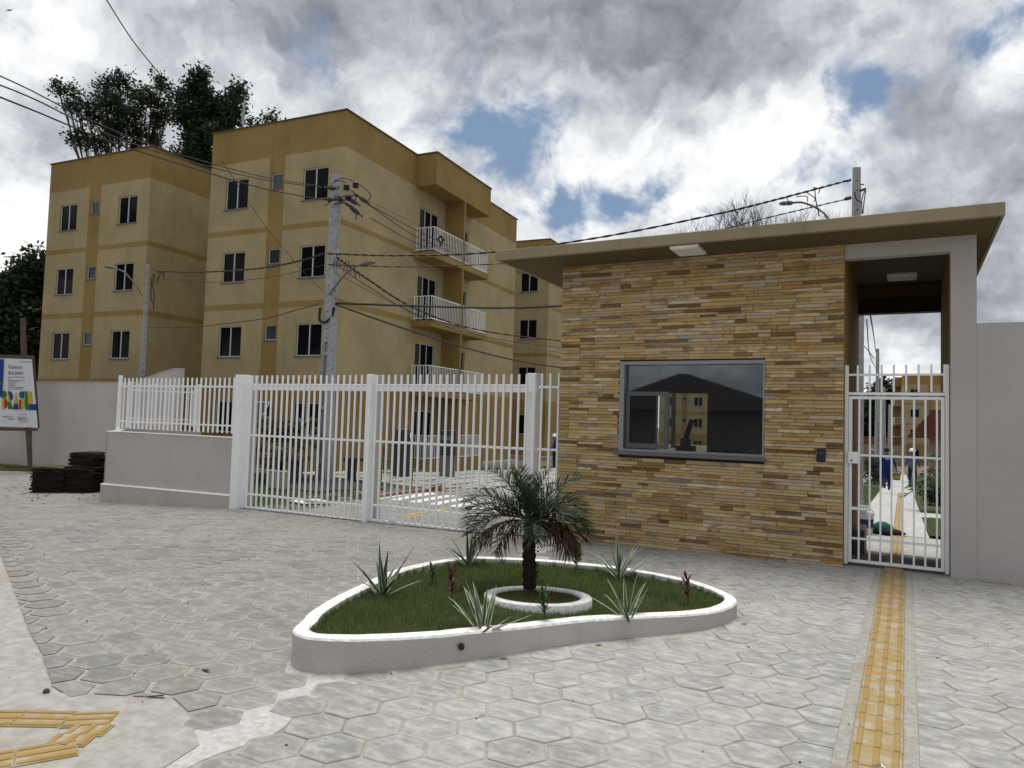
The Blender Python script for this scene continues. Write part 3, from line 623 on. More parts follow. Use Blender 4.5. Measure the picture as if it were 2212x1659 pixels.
for (az, up, L_, dr_, dry) in [(vl+.1, .75, .72, 1.5, 0), (vl-.2, .45, .70, 1.7, 0), (vl+.5, .15, .62, 1.6, 1), (vl-.5, 1.05, .66, 1.0, 0), (vl+.2, .05, .66, 1.5, 1), (vl+.6, -.25, .5, 1.3, 1), (vl-1.0, 1.25, .62, .7, 0),
                              (vr-.2, 1.0, .68, 1.1, 0), (vr+.3, .8, .62, 1.5, 0), (vr-.1, .55, .66, 2.0, 0), (vr+.1, .3, .66, 1.9, 0), (vr-.4, .1, .62, 1.6, 1), (vr-.1, -.1, .60, 1.2, 1), (vr-.5, -.2, .56, 1.2, 1), (vr+.7, .6, .6, 1.6, 0),
                              (vr-1.45, .3, .42, 2.2, 0), (vr+1.5, .9, .55, 1.2, 0), (vr+.05, 1.3, .6, .6, 0), (vl-.05, 1.3, .58, .8, 0), (vr-.25, -.05, .64, 1.5, 1), (vr+.2, .15, .6, 1.7, 1), (vl-.1, .6, .66, 1.4, 0), (vl+.35, .38, .66, 1.7, 0), (vr+.25, .62, .66, 1.5, 0), (vr-.3, .42, .68, 1.7, 0), (vr+.5, .2, .62, 1.9, 0), (vl-.4, .25, .64, 1.8, 0), (vr-.9, .7, .6, 1.6, 0)]:
    frond(az, up, L_*(.86 if up < 1.2 else .74), dr_, dry, 48, .18 if dry else .235)
b = MB(); b.tube([CTR+Vector((0, 0, -.08)), CTR+Vector((-.01, 0, .1)), CTR+Vector((-.01, 0, .32))], [.04, .022, .006], 7, 0, .2); b.build('spear', PALM, pt, rnd=True)

# ---------------------------------------------------------------- guardhouse
YW = 9.74
gh = thing('guardhouse', 'stone-clad gatehouse with flat overhanging canopy and dark window', 'gatehouse', (-2, 11.2, 0))
m_ = MB(); WX0, WX1, WZ0, WZ1 = -3.53, -1.59, 1.245, 2.49
for a in ((-4.43, WX0, 0), (WX1, -.67, 0)): m_.box(a[0], a[1], YW+.03, YW+.16, -.2, 3.9)
m_.box(WX0, WX1, YW+.03, YW+.16, -.2, WZ0); m_.box(WX0, WX1, YW+.03, YW+.16, WZ1, 3.9)
m_.build('front_wall', OCHRE2, gh)
m_ = MB(); m_.box(-4.43, -4.28, YW+.16, 12.85, -.3, 3.897); m_.build('side_wall', GREYW, gh)
m_ = MB(); m_.box(-.80, -.67, YW+.16, 12.85, -.5, 3.897); m_.box(-.70, -.668, YW-.0, YW+.16, -.1, 3.715, 0); m_.build('side_wall', OCHRE, gh)
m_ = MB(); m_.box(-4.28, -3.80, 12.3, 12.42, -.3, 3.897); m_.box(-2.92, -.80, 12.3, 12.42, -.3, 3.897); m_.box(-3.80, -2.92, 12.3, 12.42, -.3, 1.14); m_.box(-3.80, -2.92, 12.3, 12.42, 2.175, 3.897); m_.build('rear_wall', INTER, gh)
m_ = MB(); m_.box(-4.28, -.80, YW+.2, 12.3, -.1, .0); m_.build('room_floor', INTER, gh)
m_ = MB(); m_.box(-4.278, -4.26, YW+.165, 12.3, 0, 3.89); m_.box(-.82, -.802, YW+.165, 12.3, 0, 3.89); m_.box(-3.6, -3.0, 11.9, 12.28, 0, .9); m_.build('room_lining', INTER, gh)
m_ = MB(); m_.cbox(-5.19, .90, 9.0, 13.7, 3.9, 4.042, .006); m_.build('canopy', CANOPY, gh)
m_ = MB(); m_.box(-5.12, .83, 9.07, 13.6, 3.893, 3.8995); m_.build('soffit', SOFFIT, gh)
m_ = MB(); m_.box(.845, .862, 9.05, 13.65, 3.885, 3.8995); m_.build('drip_groove', DARKM, gh)
m_ = MB(); m_.box(-.67, .70, YW, YW+.15, 3.72, 3.893); m_.build('lintel', LILAC, gh)
m_ = MB(); m_.box(.445, .70, YW, YW+.16, -.1, 3.72); m_.build('pillar', LILAC, gh)
m_ = MB(); m_.box(.455, .69, YW+.16, 12.8, -.5, 3.88); m_.build('side_wall', OCHRE, gh)
m_ = MB(); m_.box(-.67, .47, 12.62, 12.8, 3.455, 3.69); m_.build('rear_beam', MAROON, gh)
m_ = MB(); m_.box(-.67, .47, 12.66, 12.8, 3.69, 3.88); m_.build('rear_beam', OCHRE2, gh)
# window of the guardhouse
wn = MB(); yb = YW-.022
for q in ((WX0, WX1, WZ0, WZ0+.035), (WX0, WX1, WZ1-.045, WZ1), (WX0, WX0+.065, WZ0+.035, WZ1-.045), (WX1-.02, WX1, WZ0+.035, WZ1-.045)): wn.box(q[0], q[1], yb, YW+.08, q[2], q[3])
wf = wn.build('window_frame', ALU, gh)
m_ = MB(); m_.cbox(WX0-.055, WX1+.03, yb-.06, YW+.02, WZ0-.048, WZ0-.003, .005); m_.build('window_sill', SILL, gh)
m_ = MB(); x0, x1, z0, z1 = WX0+.085, -2.845, WZ0+.05, 2.075
for q in ((x0, x1, z0, z0+.065), (x0, x1, z1-.055, z1), (x0, x0+.045, z0+.065, z1-.055), (x1-.055, x1, z0+.065, z1-.055)): m_.box(q[0], q[1], YW+.03, YW+.062, q[2], q[3])
m_.build('sliding_sash', simple('dark_sash', (.10, .105, .11), .4, .3), gh)
m_ = MB(); m_.box(WX0+.065, WX1-.02, YW+.0655, YW+.0705, WZ0+.035, WZ1-.045); gz_ = m_.build('window_pane', GLAZE, gh)
m_ = MB(); m_.cbox(-.968, -.865, YW-.045, YW+.01, 1.225, 1.385, .01); ic = m_.build('intercom_box', BLACK, None); tag(ic, 'small black intercom box on the stone wall beside the pedestrian gate', 'intercom')
m_ = MB(); m_.box(-.94, -.893, YW-.052, YW-.046, 1.335, 1.34); k_ = m_.build('indicator', ALU, ic)
for lab, q in (('flat white ceiling lamp under the canopy above the stone wall', (-2.66, -2.30, 9.05, 9.50)), ('flat white ceiling lamp inside the pedestrian passage', (-.25, .13, 11.72, 12.15))):
    m_ = MB(); x0, x1, y0, y1 = q; v = [(x0, y0, 3.893), (x1, y0, 3.893), (x1, y1, 3.893), (x0, y1, 3.893)]; i = .03
    v += [(x0, y0, 3.862), (x1, y0, 3.862), (x1, y1, 3.862), (x0, y1, 3.862), (x0+i, y0+i, 3.85), (x1-i, y0+i, 3.85), (x1-i, y1-i, 3.85), (x0+i, y1-i, 3.85)]
    m_.add(v, [(k*4+j, k*4+4+j, k*4+4+(j+1) % 4, k*4+(j+1) % 4) for k in range(2) for j in range(4)]+[(8, 11, 10, 9)]); tag(m_.build('ceiling_lamp', LAMPW), lab, 'lamp', 'flat ceiling lamps of the gatehouse')
# stone strips
strips = []; z = -.07; PW = .30
colw = [ -4.45+.30*k for k in range(14)]
while z < 3.895:
    h = random.choice([.030, .036, .042, .046, .052]); h = min(h, 3.895-z)
    if h < .012: break
    x = -4.45; off = random.choice([0, .15, .15, .3])
    x_end = -.672
    first = True
    while x < x_end-.01:
        L_ = random.choice([.15, .22, .30, .30, .38, .45, .60]);
        if first: L_ = off if off > 0 else .3
        first = False; nx_ = min(x+L_, x_end)
        if x_end-nx_ < .08: nx_ = x_end
        segs = [(x, nx_)]
        if z+h > WZ0-.06 and z < WZ1:
            segs = []
            if x < WX0: segs.append((x, min(nx_, WX0-.001)))
            if nx_ > WX1: segs.append((max(x, WX1+.001), nx_))
        for a, b2 in segs:
            if b2-a > .02: strips.append((a, b2, z, z+h, random.choice([.0, .005, .011, .017, .024])+random.uniform(0, .005)))
        x = nx_
    z += h
cl = thing('stone_cladding', 'wall cladding of stacked yellow and brown stone strips on the gatehouse', 'stone cladding', (-2.5, YW, 0))
sb = MB().cbox(-.5, .5, -.5, .5, -.5, .5, .0).mesh('stone_strip', STO) if False else None
b = MB(); c_ = .03
v = [(-.5, .5, -.5), (.5, .5, -.5), (.5, .5, .5), (-.5, .5, .5), (-.5, -.40, -.5), (.5, -.40, -.5), (.5, -.40, .5), (-.5, -.40, .5), (-.492, -.5, -.44), (.492, -.5, -.44), (.492, -.5, .44), (-.492, -.5, .44)]
fc = [(8, 9, 10, 11)]+[(4+i, 4+(i+1) % 4, 8+(i+1) % 4, 8+i) for i in range(4)]+[(i, (i+1) % 4, 4+(i+1) % 4, 4+i) for i in range(4)]
sme = b.add(v, fc).mesh('stone_strip', STO)
def sview(s_):
    p = Vector(((s_[0]+s_[1])/2, YW, (s_[2]+s_[3])/2))-EYE; return (s_[1]-s_[0])*(s_[3]-s_[2])/p.dot(CW)**2
strips.sort(key=lambda s_: -sview(s_)); fld = MB()
for k, (a, b2, z0, z1, pr_) in enumerate(strips):
    y0, y1 = YW-pr_-.002, YW+.03; cxx = ((a+b2)/2, (y0+y1)/2, (z0+z1)/2); sc = (b2-a-.002, y1-y0, z1-z0-.003)
    if k < 300: inst('stone_strip', sme, cl, cxx, sc)
    else: fld.add([(cxx[0]+q[0]*sc[0], cxx[1]+q[1]*sc[1], cxx[2]+q[2]*sc[2]) for q in v], fc, 0, random.random())
fld.build('stone_strip_field', STM, cl, kind='stuff', rnd=True)
m_ = MB(); m_.box(-4.445, -.675, YW+.02, YW+.0285, -.1, WZ0-.01); m_.box(-4.445, WX0-.003, YW+.02, YW+.0285, WZ0-.01, 3.89); m_.box(WX1+.003, -.675, YW+.02, YW+.0285, WZ0-.01, 3.89); m_.build('mortar_backing', simple('mortar_gap_shade', (.06, .04, .025), .95), cl)  # mortar colour darkened to paint the shadow lines under the stone ledges
m_ = MB(); m_.box(-4.445, -.68, YW-.02, YW+.0, -.12, -.065); m_.build('cement_base', CEMENT, cl)
# grey wall right of the gatehouse
m_ = MB(); m_.cbox(.7015, 9, YW+.004, YW+.15, -.3, 2.877, .003); tag(m_.build('boundary_wall', plaster('paint_wall_right', (.47, .435, .415), .06, 38, .014, .08)), 'plain pale grey rendered wall right of the pedestrian gate', 'wall')
m_ = MB()
for k in range(40):
    x = .72+k*.055; m_.lathe((x+random.gauss(0, .02), YW-.01+random.gauss(0, .01), 0), [(.02, -.01), (.035, .0), (.01, .008+random.random()*.01)], 7)
m_.build('crack_filling', MORTAR, kind='structure')

# interior tool seen through the window
tt = thing('folded_machine_arm', 'dark slanted metal machine arm seen through the gatehouse window', 'machine', (-3.25, 12.0, .9)); m_ = MB()
m_.tube([(-3.30, 12.05, 1.1), (-3.18, 12.05, 1.5), (-3.11, 12.05, 1.73)], [.055, .045, .04], 4); m_.build('arm', DARKM, tt); m_ = MB()
m_.prism([(-3.36, 11.98), (-3.05, 11.98), (-3.05, 12.12), (-3.36, 12.12)], .9, 1.3); m_.prism([(-3.28, 11.99), (-3.13, 11.99), (-3.13, 12.1), (-3.28, 12.1)], 1.3, 1.42); m_.build('body', DARKM, tt)

# ---------------------------------------------------------------- pedestrian gate
YG = 9.86
pg = thing('pedestrian_gate', 'white barred pedestrian gate under the canopy beside the stone wall', 'gate', (-.12, YG, 0))
def bar(par, name, x0, x1, y0, y1, z0, z1, mt=WHITE, c=.003): return MB().cbox(x0, x1, y0, y1, z0, z1, c).build(name, mt, par)
for x0 in (-.664, .395): bar(pg, 'frame_post', x0, x0+.04, YG-.02, YG+.02, .01, 2.42)
bar(pg, 'frame_rail', -.624, .395, YG-.02, YG+.02, 2.055, 2.09); bar(pg, 'frame_rail', -.624, .395, YG-.015, YG+.015, 2.29, 2.315)
for k in range(8): x = -.523+k*.1313*.99; bar(pg, 'bar', x-.011, x+.011, YG-.021, YG+.0, 2.095, 2.42)
lf = [('stile', -.618, -.582, .035, 2.04), ('stile', .353, .389, .035, 2.04), ('rail', -.582, .353, .035, .07), ('rail', -.582, .353, 2.005, 2.04), ('rail', -.582, .353, 1.315, 1.34), ('rail', -.582, .353, .31, .335), ('rail', -.582, -.40, .665, .70)]
for nm, a, b2, c, d in lf: bar(pg, nm, a, b2, YG-.018, YG+.018, c, d)
for k in range(8):
    x = -.503+k*.1165; bar(pg, 'bar', x-.010, x+.010, YG-.024, YG-.004, .07, 2.005)
lk = bar(pg, 'lock_box', -.625, -.515, YG-.05, YG-.026, 1.225, 1.365); MB().tube([(-.585, YG-.056, 1.26), (-.585, YG-.045, 1.26)], .011, 10).build('keyhole', DARKM, lk)

# ---------------------------------------------------------------- vehicle gate and fence
YV = 9.86
def post(lab, x0, x1, y0, y1, z0, z1, mt=WHITE): return tag(MB().cbox(x0, x1, y0, y1, z0, z1, .006).build('gate_post', mt), lab, 'post', 'posts of the vehicle gate')
post('thick white post at the left end of the vehicle gate, beside the low wall', -11.2, -10.99, 9.72, 9.9, -.3, 2.335)
post('slim white post between the two leaves of the vehicle gate', -8.06, -7.965, 9.76, 9.86, -.25, 2.335)
post('grey-white guide column behind the left end of the vehicle gate', -11.27, -11.09, 10.05, 10.2, -.3, 2.345, LILAC)
post('grey-white guide column behind the middle of the vehicle gate', -8.22, -8.03, 10.05, 10.2, -.3, 2.345, LILAC)
post('white guide column with roller behind the right end of the vehicle gate', -5.16, -5.0, 10.05, 10.2, -.3, 2.36)
def gate(lab, x0, x1, zb, endpost=False):
    g_ = thing('sliding_gate', lab, 'gate', ((x0+x1)/2, YV, zb), 'leaves of the vehicle gate')
    bar(g_, 'bottom_rail', x0, x1, YV-.02, YV+.03, zb, zb+.055); bar(g_, 'lower_rail', x0, x1, YV+.0, YV+.03, zb+.27, zb+.305)
    bar(g_, 'middle_rail', x0, x1, YV+.0, YV+.03, 1.185, 1.22); bar(g_, 'top_rail', x0, x1, YV+.0, YV+.035, 2.055, 2.13); bar(g_, 'top_rail', x0, x1, YV+.003, YV+.03, 2.137, 2.175)
    nb = int(round((x1-x0-.06)/.1325)); bm_ = MB().cbox(-.0145, .0145, -.0125, .0125, 0, 1, 0).mesh('bar', WHITE)
    bm_ = MB().box(-.0145, .0145, -.0125, .0125, 0, 1).mesh('bar', WHITE)
    for k in range(nb+1):
        x = x0+.03+k*(x1-x0-.06)/nb; inst('bar', bm_, g_, (x, YV-.014, zb+.05), (1.35 if k in (0, nb) else 1, 1, 2.33-zb-.05), (0, random.gauss(0, .0012), 0))
    return g_
gate('left leaf of the white barred vehicle gate', -10.93, -8.075, -.185); gl_ = gate('right leaf of the white barred vehicle gate, ending beside the stone wall', -7.95, -4.90, -.155)
m_ = MB(); m_.cbox(-7.55, -7.42, YV-.03, YV-.015, -.10, -.04); m_.build('striker_plate', WHITE, gl_)
fx = thing('fixed_gate_panel', 'narrow fixed white panel between the vehicle gate and stone wall', 'gate', (-4.67, YV, -.1))
for z in (-.13, 1.19, 2.12): bar(fx, 'rail', -4.86, -4.455, YV, YV+.03, z, z+.035)
for x in (-4.80, -4.66, -4.52): bar(fx, 'bar', x-.014, x+.014, YV-.027, YV-.001, -.1, 2.34)
drape('gate_track', [(-10.95, 9.78), (-4.6, 9.78), (-4.6, 9.94), (-10.95, 9.94)], 20, 1, .007, concrete('dark_track', (.09, .085, .08), 2))
# low wall with ledge
lw = thing('low_wall', 'low warm-grey rendered wall with white ledge left of the gate', 'wall', (-13, 9.86, -.3))
def zw(x): return float(np.interp(x, [-15.2, -11.2], [-.36, -.18]))
m_ = MB(); X0, X1 = -15.1, -11.2
m_.add([(X0, 9.79, -.6), (X1, 9.79, -.6), (X1, 9.93, -.6), (X0, 9.93, -.6), (X0, 9.79, 1.125), (X1, 9.79, 1.135), (X1, 9.93, 1.135), (X0, 9.93, 1.125)], [(4, 5, 6, 7), (0, 1, 5, 4), (1, 2, 6, 5), (2, 3, 7, 6), (3, 0, 4, 7)]); m_.build('wall', GREYW, lw)
m_ = MB(); m_.add([(X0-.06, 9.735, -.7), (X1, 9.735, -.7), (X1, 9.79, -.7), (X0-.06, 9.79, -.7), (X0-.06, 9.735, .008), (X1, 9.735, .05), (X1, 9.79, .05), (X0-.06, 9.79, .008)], [(4, 5, 6, 7), (0, 1, 5, 4), (1, 2, 6, 5), (2, 3, 7, 6), (3, 0, 4, 7)]); m_.build('plinth', GREYW, lw)
m_ = MB(); m_.add([(X0-.065, 9.728, .003), (X1, 9.728, .045), (X1, 9.79, .06), (X0-.065, 9.79, .018), (X0-.065, 9.728, .012), (X1, 9.728, .054), (X1, 9.789, .075), (X0-.065, 9.789, .033)], [(4, 5, 6, 7), (0, 1, 5, 4)]); m_.build('ledge', WHITE, lw)
m_ = MB(); m_.box(X0-.03, X1, 9.77, 9.95, 1.136, 1.15); m_.build('coping', WHITE, lw)
def fence(lab, a, b_, z0, z1, step=.1335, posts=True, y_is=None, pz=None):
    a, b_ = Vector(a), Vector(b_); L_ = (b_-a).length; d = (b_-a)/L_; ang = math.atan2(d.y, d.x); f_ = thing('fence', lab, 'fence', (a.x, a.y, z0), 'white bar fences left of the vehicle gate', ang)
    def lb(nm, u0, u1, w0, w1, c, e): o = MB().box(u0, u1, w0, w1, c-z0, e-z0).build(nm, WHITE, f_, world=False)
    lb('rail', 0, L_, 0, .028, z0+.13, z0+.16); lb('rail', 0, L_, 0, .028, z1-.19, z1-.155)
    bm_ = MB().box(-.013, .013, -.024, 0, 0, z1-z0).mesh('bar', WHITE)
    for k in range(int(L_/step)+1):
        o = bpy.data.objects.new('bar', bm_); COL.objects.link(o); o.parent = f_; o.location = (.09+k*step, 0, 0)
        if .09+k*step > L_-.02: break
    if posts:
        lb('post', 0, .055, -.01, .05, (pz or z0-.08), z1+.06)
    return f_
fence('long white bar fence standing on the low grey wall', (-14.93, 9.86), (-11.2, 9.86), 1.22, 2.29)
fence('white bar fence behind the low wall, running back at an angle', (-17.6, 11.9), (-16.65, 13.3), 1.25, 2.30, .1335)
f3 = fence('short dense white fence panel receding towards the blocks', (-16.65, 13.3), (-20.5, 16.1), 1.15, 2.30, .1335); 
m_ = MB(); m_.box(-17.7, -14.9, 11.86, 11.92, 0, 0)  # placeholder volume avoided
lw2 = MB(); 
def wallseg(b, p, q, w, z0, z1a, z1b):
    p, q = Vector(p), Vector(q); d = (q-p).normalized(); nn = Vector((-d.y, d.x))*w
    v = [p, q, q+nn, p+nn]; b.add([(u.x, u.y, z0) for u in v]+[(v[0].x, v[0].y, z1a), (v[1].x, v[1].y, z1b), (v[2].x, v[2].y, z1b), (v[3].x, v[3].y, z1a)], [(4, 5, 6, 7), (0, 1, 5, 4), (1, 2, 6, 5), (2, 3, 7, 6), (3, 0, 4, 7)])
wallseg(lw2, (-15.1, 9.93), (-17.6, 11.9), .14, -.7, 1.12, 1.12); wallseg(lw2, (-17.6, 11.9), (-16.6, 13.35), -.14, -.6, 1.15, 1.1); tag(lw2.build('low_wall', GREYW), 'low grey side wall under the angled fence', 'wall')
# tall boundary wall to the left (block axes, y=16)
bw = thing('boundary_wall', 'tall grey boundary wall behind the sign, stepping up at its right end', 'wall', BG(-25, 16, -.4)); m_ = MB()
prof = [(-60, -.9, 2.43), (-20.3, -.9, 2.47), (-19.2, -.9, 2.78), (-18.6, -.9, 2.90), (-18.35, -.9, 2.90)]
v = []
for x, zb, zt in prof:
    for yy in (16.0, 16.15):
        v += [BG(x, yy, zb), BG(x, yy, zt)]
fa = []
for i in range(len(prof)-1): k = 4*i; fa += [(k, k+4, k+5, k+1), (k+2, k+3, k+7, k+6), (k+1, k+5, k+7, k+3)]
k = 4*(len(prof)-1); fa += [(k, k+2, k+3, k+1)]
m_.add(v, fa); m_.build('wall', GREYW, bw)
m_ = MB(); v = []
for x, zb, zt in prof[:]:
    for yy in (15.985, 16.165): v += [BG(x, yy, zt+.002), BG(x, yy, zt+.03)]
m_.add(v, fa); m_.build('coping', LILAC, bw)

# ---------------------------------------------------------------- apartment blocks
def wall_holes(us, zs, holes, P, mat_of):
    """grid wall in the (u,z) plane with openings; P(u,w,z) maps to local space, w is depth inward"""
    us = sorted(set([round(u, 4) for u in us]+[round(h[i], 4) for h in holes for i in (0, 1)])); zs = sorted(set([round(z, 4) for z in zs]+[round(h[i], 4) for h in holes for i in (2, 3)]))
    b = MB()
    for i in range(len(us)-1):
        for j in range(len(zs)-1):
            uc, zc = (us[i]+us[i+1])/2, (zs[j]+zs[j+1])/2
            if any(h[0] < uc < h[1] and h[2] < zc < h[3] for h in holes): continue
            b.add([P(us[i], 0, zs[j]), P(us[i+1], 0, zs[j]), P(us[i+1], 0, zs[j+1]), P(us[i], 0, zs[j+1])], [(0, 1, 2, 3)], mat_of(uc, zc))
    for u0, u1, z0, z1 in holes:
        mi = mat_of(u0+.01, (z0+z1)/2); d = .13
        q = [(u0, z0), (u1, z0), (u1, z1), (u0, z1)]
        for k in range(4):
            a, c = q[k], q[(k+1) % 4]; b.add([P(a[0], 0, a[1]), P(a[0], d, a[1]), P(c[0], d, c[1]), P(c[0], 0, c[1])], [(0, 1, 2, 3)], mi)
    return b
def window(par, P, u0, u1, z0, z1, kind='win'):
    def pb(b, a, c, w0, w1, e, f):
        v = [P(a, w0, e), P(c, w0, e), P(c, w1, e), P(a, w1, e), P(a, w0, f), P(c, w0, f), P(c, w1, f), P(a, w1, f)]; b.add(v, [(0, 3, 2, 1), (4, 5, 6, 7), (0, 1, 5, 4), (1, 2, 6, 5), (2, 3, 7, 6), (3, 0, 4, 7)])
    t_ = .035; b = MB()
    pb(b, u0, u1, .05, .09, z0, z0+t_); pb(b, u0, u1, .05, .09, z1-t_, z1); pb(b, u0, u0+t_, .05, .09, z0+t_, z1-t_); pb(b, u1-t_, u1, .05, .09, z0+t_, z1-t_)
    um = (u0+u1)/2
    if kind == 'win': pb(b, um-.02, um+.02, .045, .085, z0+t_, z1-t_)
    if kind == 'door':
        for f in (.30, .62): pb(b, u0+(u1-u0)*f-.018, u0+(u1-u0)*f+.018, .045, .085, z0+t_, z1-t_)
    w_ = b.build('door' if kind == 'door' else 'window', WALU, par, world=False)
    b = MB(); n = {'win': 2, 'door': 3, 'bath': 1}[kind]
    for k in range(n):
        b = MB(); a, c = u0+t_+(u1-u0-2*t_)*k/n, u0+t_+(u1-u0-2*t_)*(k+1)/n; tl = random.gauss(0, .004)
        b.add([P(a, .075, z0+t_), P(c, .075+tl, z0+t_), P(c, .075+tl, z1-t_), P(a, .075, z1-t_)], [(0, 1, 2, 3)]); b.build('pane', GLASSB if kind == 'bath' else GLASS, w_, world=False)
    if kind != 'door':
        b = MB(); pb(b, u0-.05, u1+.05, -.045, .045, z0-.035, z0-.002); b.build('sill', SILL, w_, world=False)
FL = [-.16, 2.56, 5.28, 8.0]
def block(lab, bx_, by_, dz, depth=14.25, balc=True, mirror=False, sx=0., wid=6.15, backbal=True, grp='four-storey yellow apartment blocks'):
    o = BG(bx_, by_, dz); root = thing('apartment_block', lab, 'apartment block', o, grp, math.radians(3.814))
    def F(u, w, z): return (u, w, z)
    Rr = (lambda u, w, z: (wid-w, u, z)); Ll = (lambda u, w, z: (w, depth-u, z))
    bands = [-1.5, 2.84, 5.35, 5.57, 8.10, 8.30, 10.81, 12.06]
    s0, s1 = 2.84+sx, 3.56+sx
    def mf(u, z):
        if z > 10.81 or z < 2.84: return 1
        if s0 < u < s1: return 1
        if 5.35 < z < 5.57 or 8.10 < z < 8.30: return 1
        return 0
    def mr_(u, z): return 1 if (z > 10.81 or z < 2.84 or 5.35 < z < 5.57 or 8.10 < z < 8.30) else 0
    holes = []
    for f in FL:
        holes += [(.78, 1.87, f+1.09, f+2.21), (4.39, 5.48, f+1.09, f+2.21), (2.95+sx, 3.48+sx, f+1.66, f+2.21)]
    b = wall_holes([0, wid, s0, s1], bands, holes, F, mf); b.build('front_wall', [CREAM, OCHRE], root, world=False)
    for k, h in enumerate(holes): window(root, F, *h, 'bath' if k % 3 == 2 else 'win')
    dh = []
    if balc:
        for f in FL: dh += [(4.89, 6.40, f+.1, f+2.10), (7.48, 9.03, f+.1, f+2.10)]
    Rb, Lb = (Ll, Rr) if mirror else (Rr, Ll)
    if mirror: dh = [(depth-h[1], depth-h[0], h[2], h[3]) for h in dh]
    b = wall_holes([0, depth], bands, dh, Rb, mr_); b.build('side_wall', [CREAM, OCHRE], root, world=False)
    for h in dh: window(root, Rb, *h, 'door')
    b = wall_holes([0, depth], bands, [], Lb, mr_); b.build('side_wall', [CREAM, OCHRE], root, world=False)
    b = wall_holes([0, wid], bands, [], lambda u, w, z: (wid-u, depth-w, z), mr_); b.build('rear_wall', [CREAM, OCHRE], root, world=False)
    m_ = MB(); m_.box(.1, wid-.1, .1, depth-.1, 11.6, 11.7); m_.build('roof', GREYW, root, world=False)
    m_ = MB()
    for q in ((-.04, wid+.04, -.04, .12), (-.04, wid+.04, depth-.12, depth+.04), (-.04, .12, .12, depth-.12), (wid-.12, wid+.04, .12, depth-.12)): m_.box(q[0], q[1], q[2], q[3], 12.06, 12.11)
    m_.build('parapet_cap', OCHRE2, root, world=False)
    m_ = MB(); m_.box(.02, wid-.02, .02, depth-.02, -1.6, -.5); m_.build('plinth', SLABC, root, world=False)
    m_ = MB(); m_.box(-.5, wid+.5, -.5, 0, -.9, -.28); m_.box(wid, wid+.5, 0, depth, -.9, -.30); m_.build('apron', SLABC, root, world=False)
    if balc:
        pj = .93; sg = -1 if mirror else 1; xw = 0 if mirror else wid
        def X(a, b2): q = sorted((xw+sg*a, xw+sg*b2)); return q
        y0, y1, ym = 4.51, 9.30, 6.98
        def bx(b, a, c, d, e, f, g): q = X(a, c); b.box(q[0], q[1], d, e, f, g)
        m_ = MB(); bx(m_, .001, pj, y0, y1, 10.80, 12.05); m_.build('balcony_roof', OCHRE, root, world=False)
        m_ = MB(); bx(m_, .0, pj+.04, y0-.04, y1+.04, 12.051, 12.1); m_.build('parapet_cap', OCHRE2, root, world=False)
        m_ = MB(); bx(m_, .001, pj-.02, ym-.06, ym+.06, -.4, 10.80); m_.build('balcony_divider', OCHRE, root, world=False)
        rb = MB().box(-.009, .009, -.009, .009, 0, .86).mesh('bar', WHITE)
        for f in FL:
            s_ = MB(); bx(s_, .001, pj, y0, y1, f-.07 if f > 0 else -1.2, f+.17); sl_ = s_.build('balcony_slab', OCHRE, root, world=False)
            for (a, c) in ((y0+.06, ym-.08), (ym+.08, y1-.06)):
                r_ = MB()
                for z in (f+.24, f+1.12): bx(r_, pj-.07, pj-.045, a, c, z, z+.028); 
                yy = a if a < ym-1 else c
                for z in (f+.24, f+1.12): bx(r_, 0.0, pj-.07, yy-.012, yy+.012, z, z+.028)
                rr_ = r_.build('railing', WHITE, root, world=False); nb = int((c-a)/.125)
                for k in range(nb+1):
                    o_ = bpy.data.objects.new('bar', rb); COL.objects.link(o_); o_.parent = rr_; o_.location = (xw+sg*(pj-.0575), a+(c-a)*k/nb, f+.265)
                for k in range(6):
                    o_ = bpy.data.objects.new('bar', rb); COL.objects.link(o_); o_.parent = rr_; o_.location = (xw+sg*(.1+k*.13), yy, f+.265)
    return root
block('leftmost yellow apartment block, behind the boundary wall', -31.22, 19.93, 0, balc=False, sx=-.25, wid=6.17)
block('large middle yellow apartment block with balconies, behind the utility pole', -21.70, 19.84, 0)
block('yellow apartment block farther back, partly hidden by the canopy', -21.52, 38.32, -.0, balc=False)
block('distant yellow block seen through the pedestrian gate', 7.2, 112.8, -2.5, mirror=True)
block('distant yellow block seen through the gatehouse window', -21.87, 93.94, -2.05, balc=True)
block('distant yellow block behind the gate, left of the window view', -38.5, 92.7, -2.05, balc=True) if False else None

ow = BG(-21.70+3.2, 19.84-.12, 1.75); m_ = MB()
for a, b2 in (((-.27, 0, .28), (.27, 0, .28)), ((-.27, -.28, -.2), (.27, -.28, -.2)), ((-.27, 0, .28), (-.27, -.28, -.2)), ((.27, 0, .28), (.27, -.28, -.2))): m_.tube([ow+Vector(a), ow+Vector(b2)], .02, 4)
osh = tag(m_.build('open_window_sash', WHITE), 'small white window sash tilted open on the middle block ground floor', 'window sash'); m_ = MB(); m_.add([ow+Vector(q) for q in ((-.25, -.28, -.2), (.25, -.28, -.2), (.25, 0, .28), (-.25, 0, .28))], [(0, 1, 2, 3)]); m_.build('pane', GLASSB, osh)

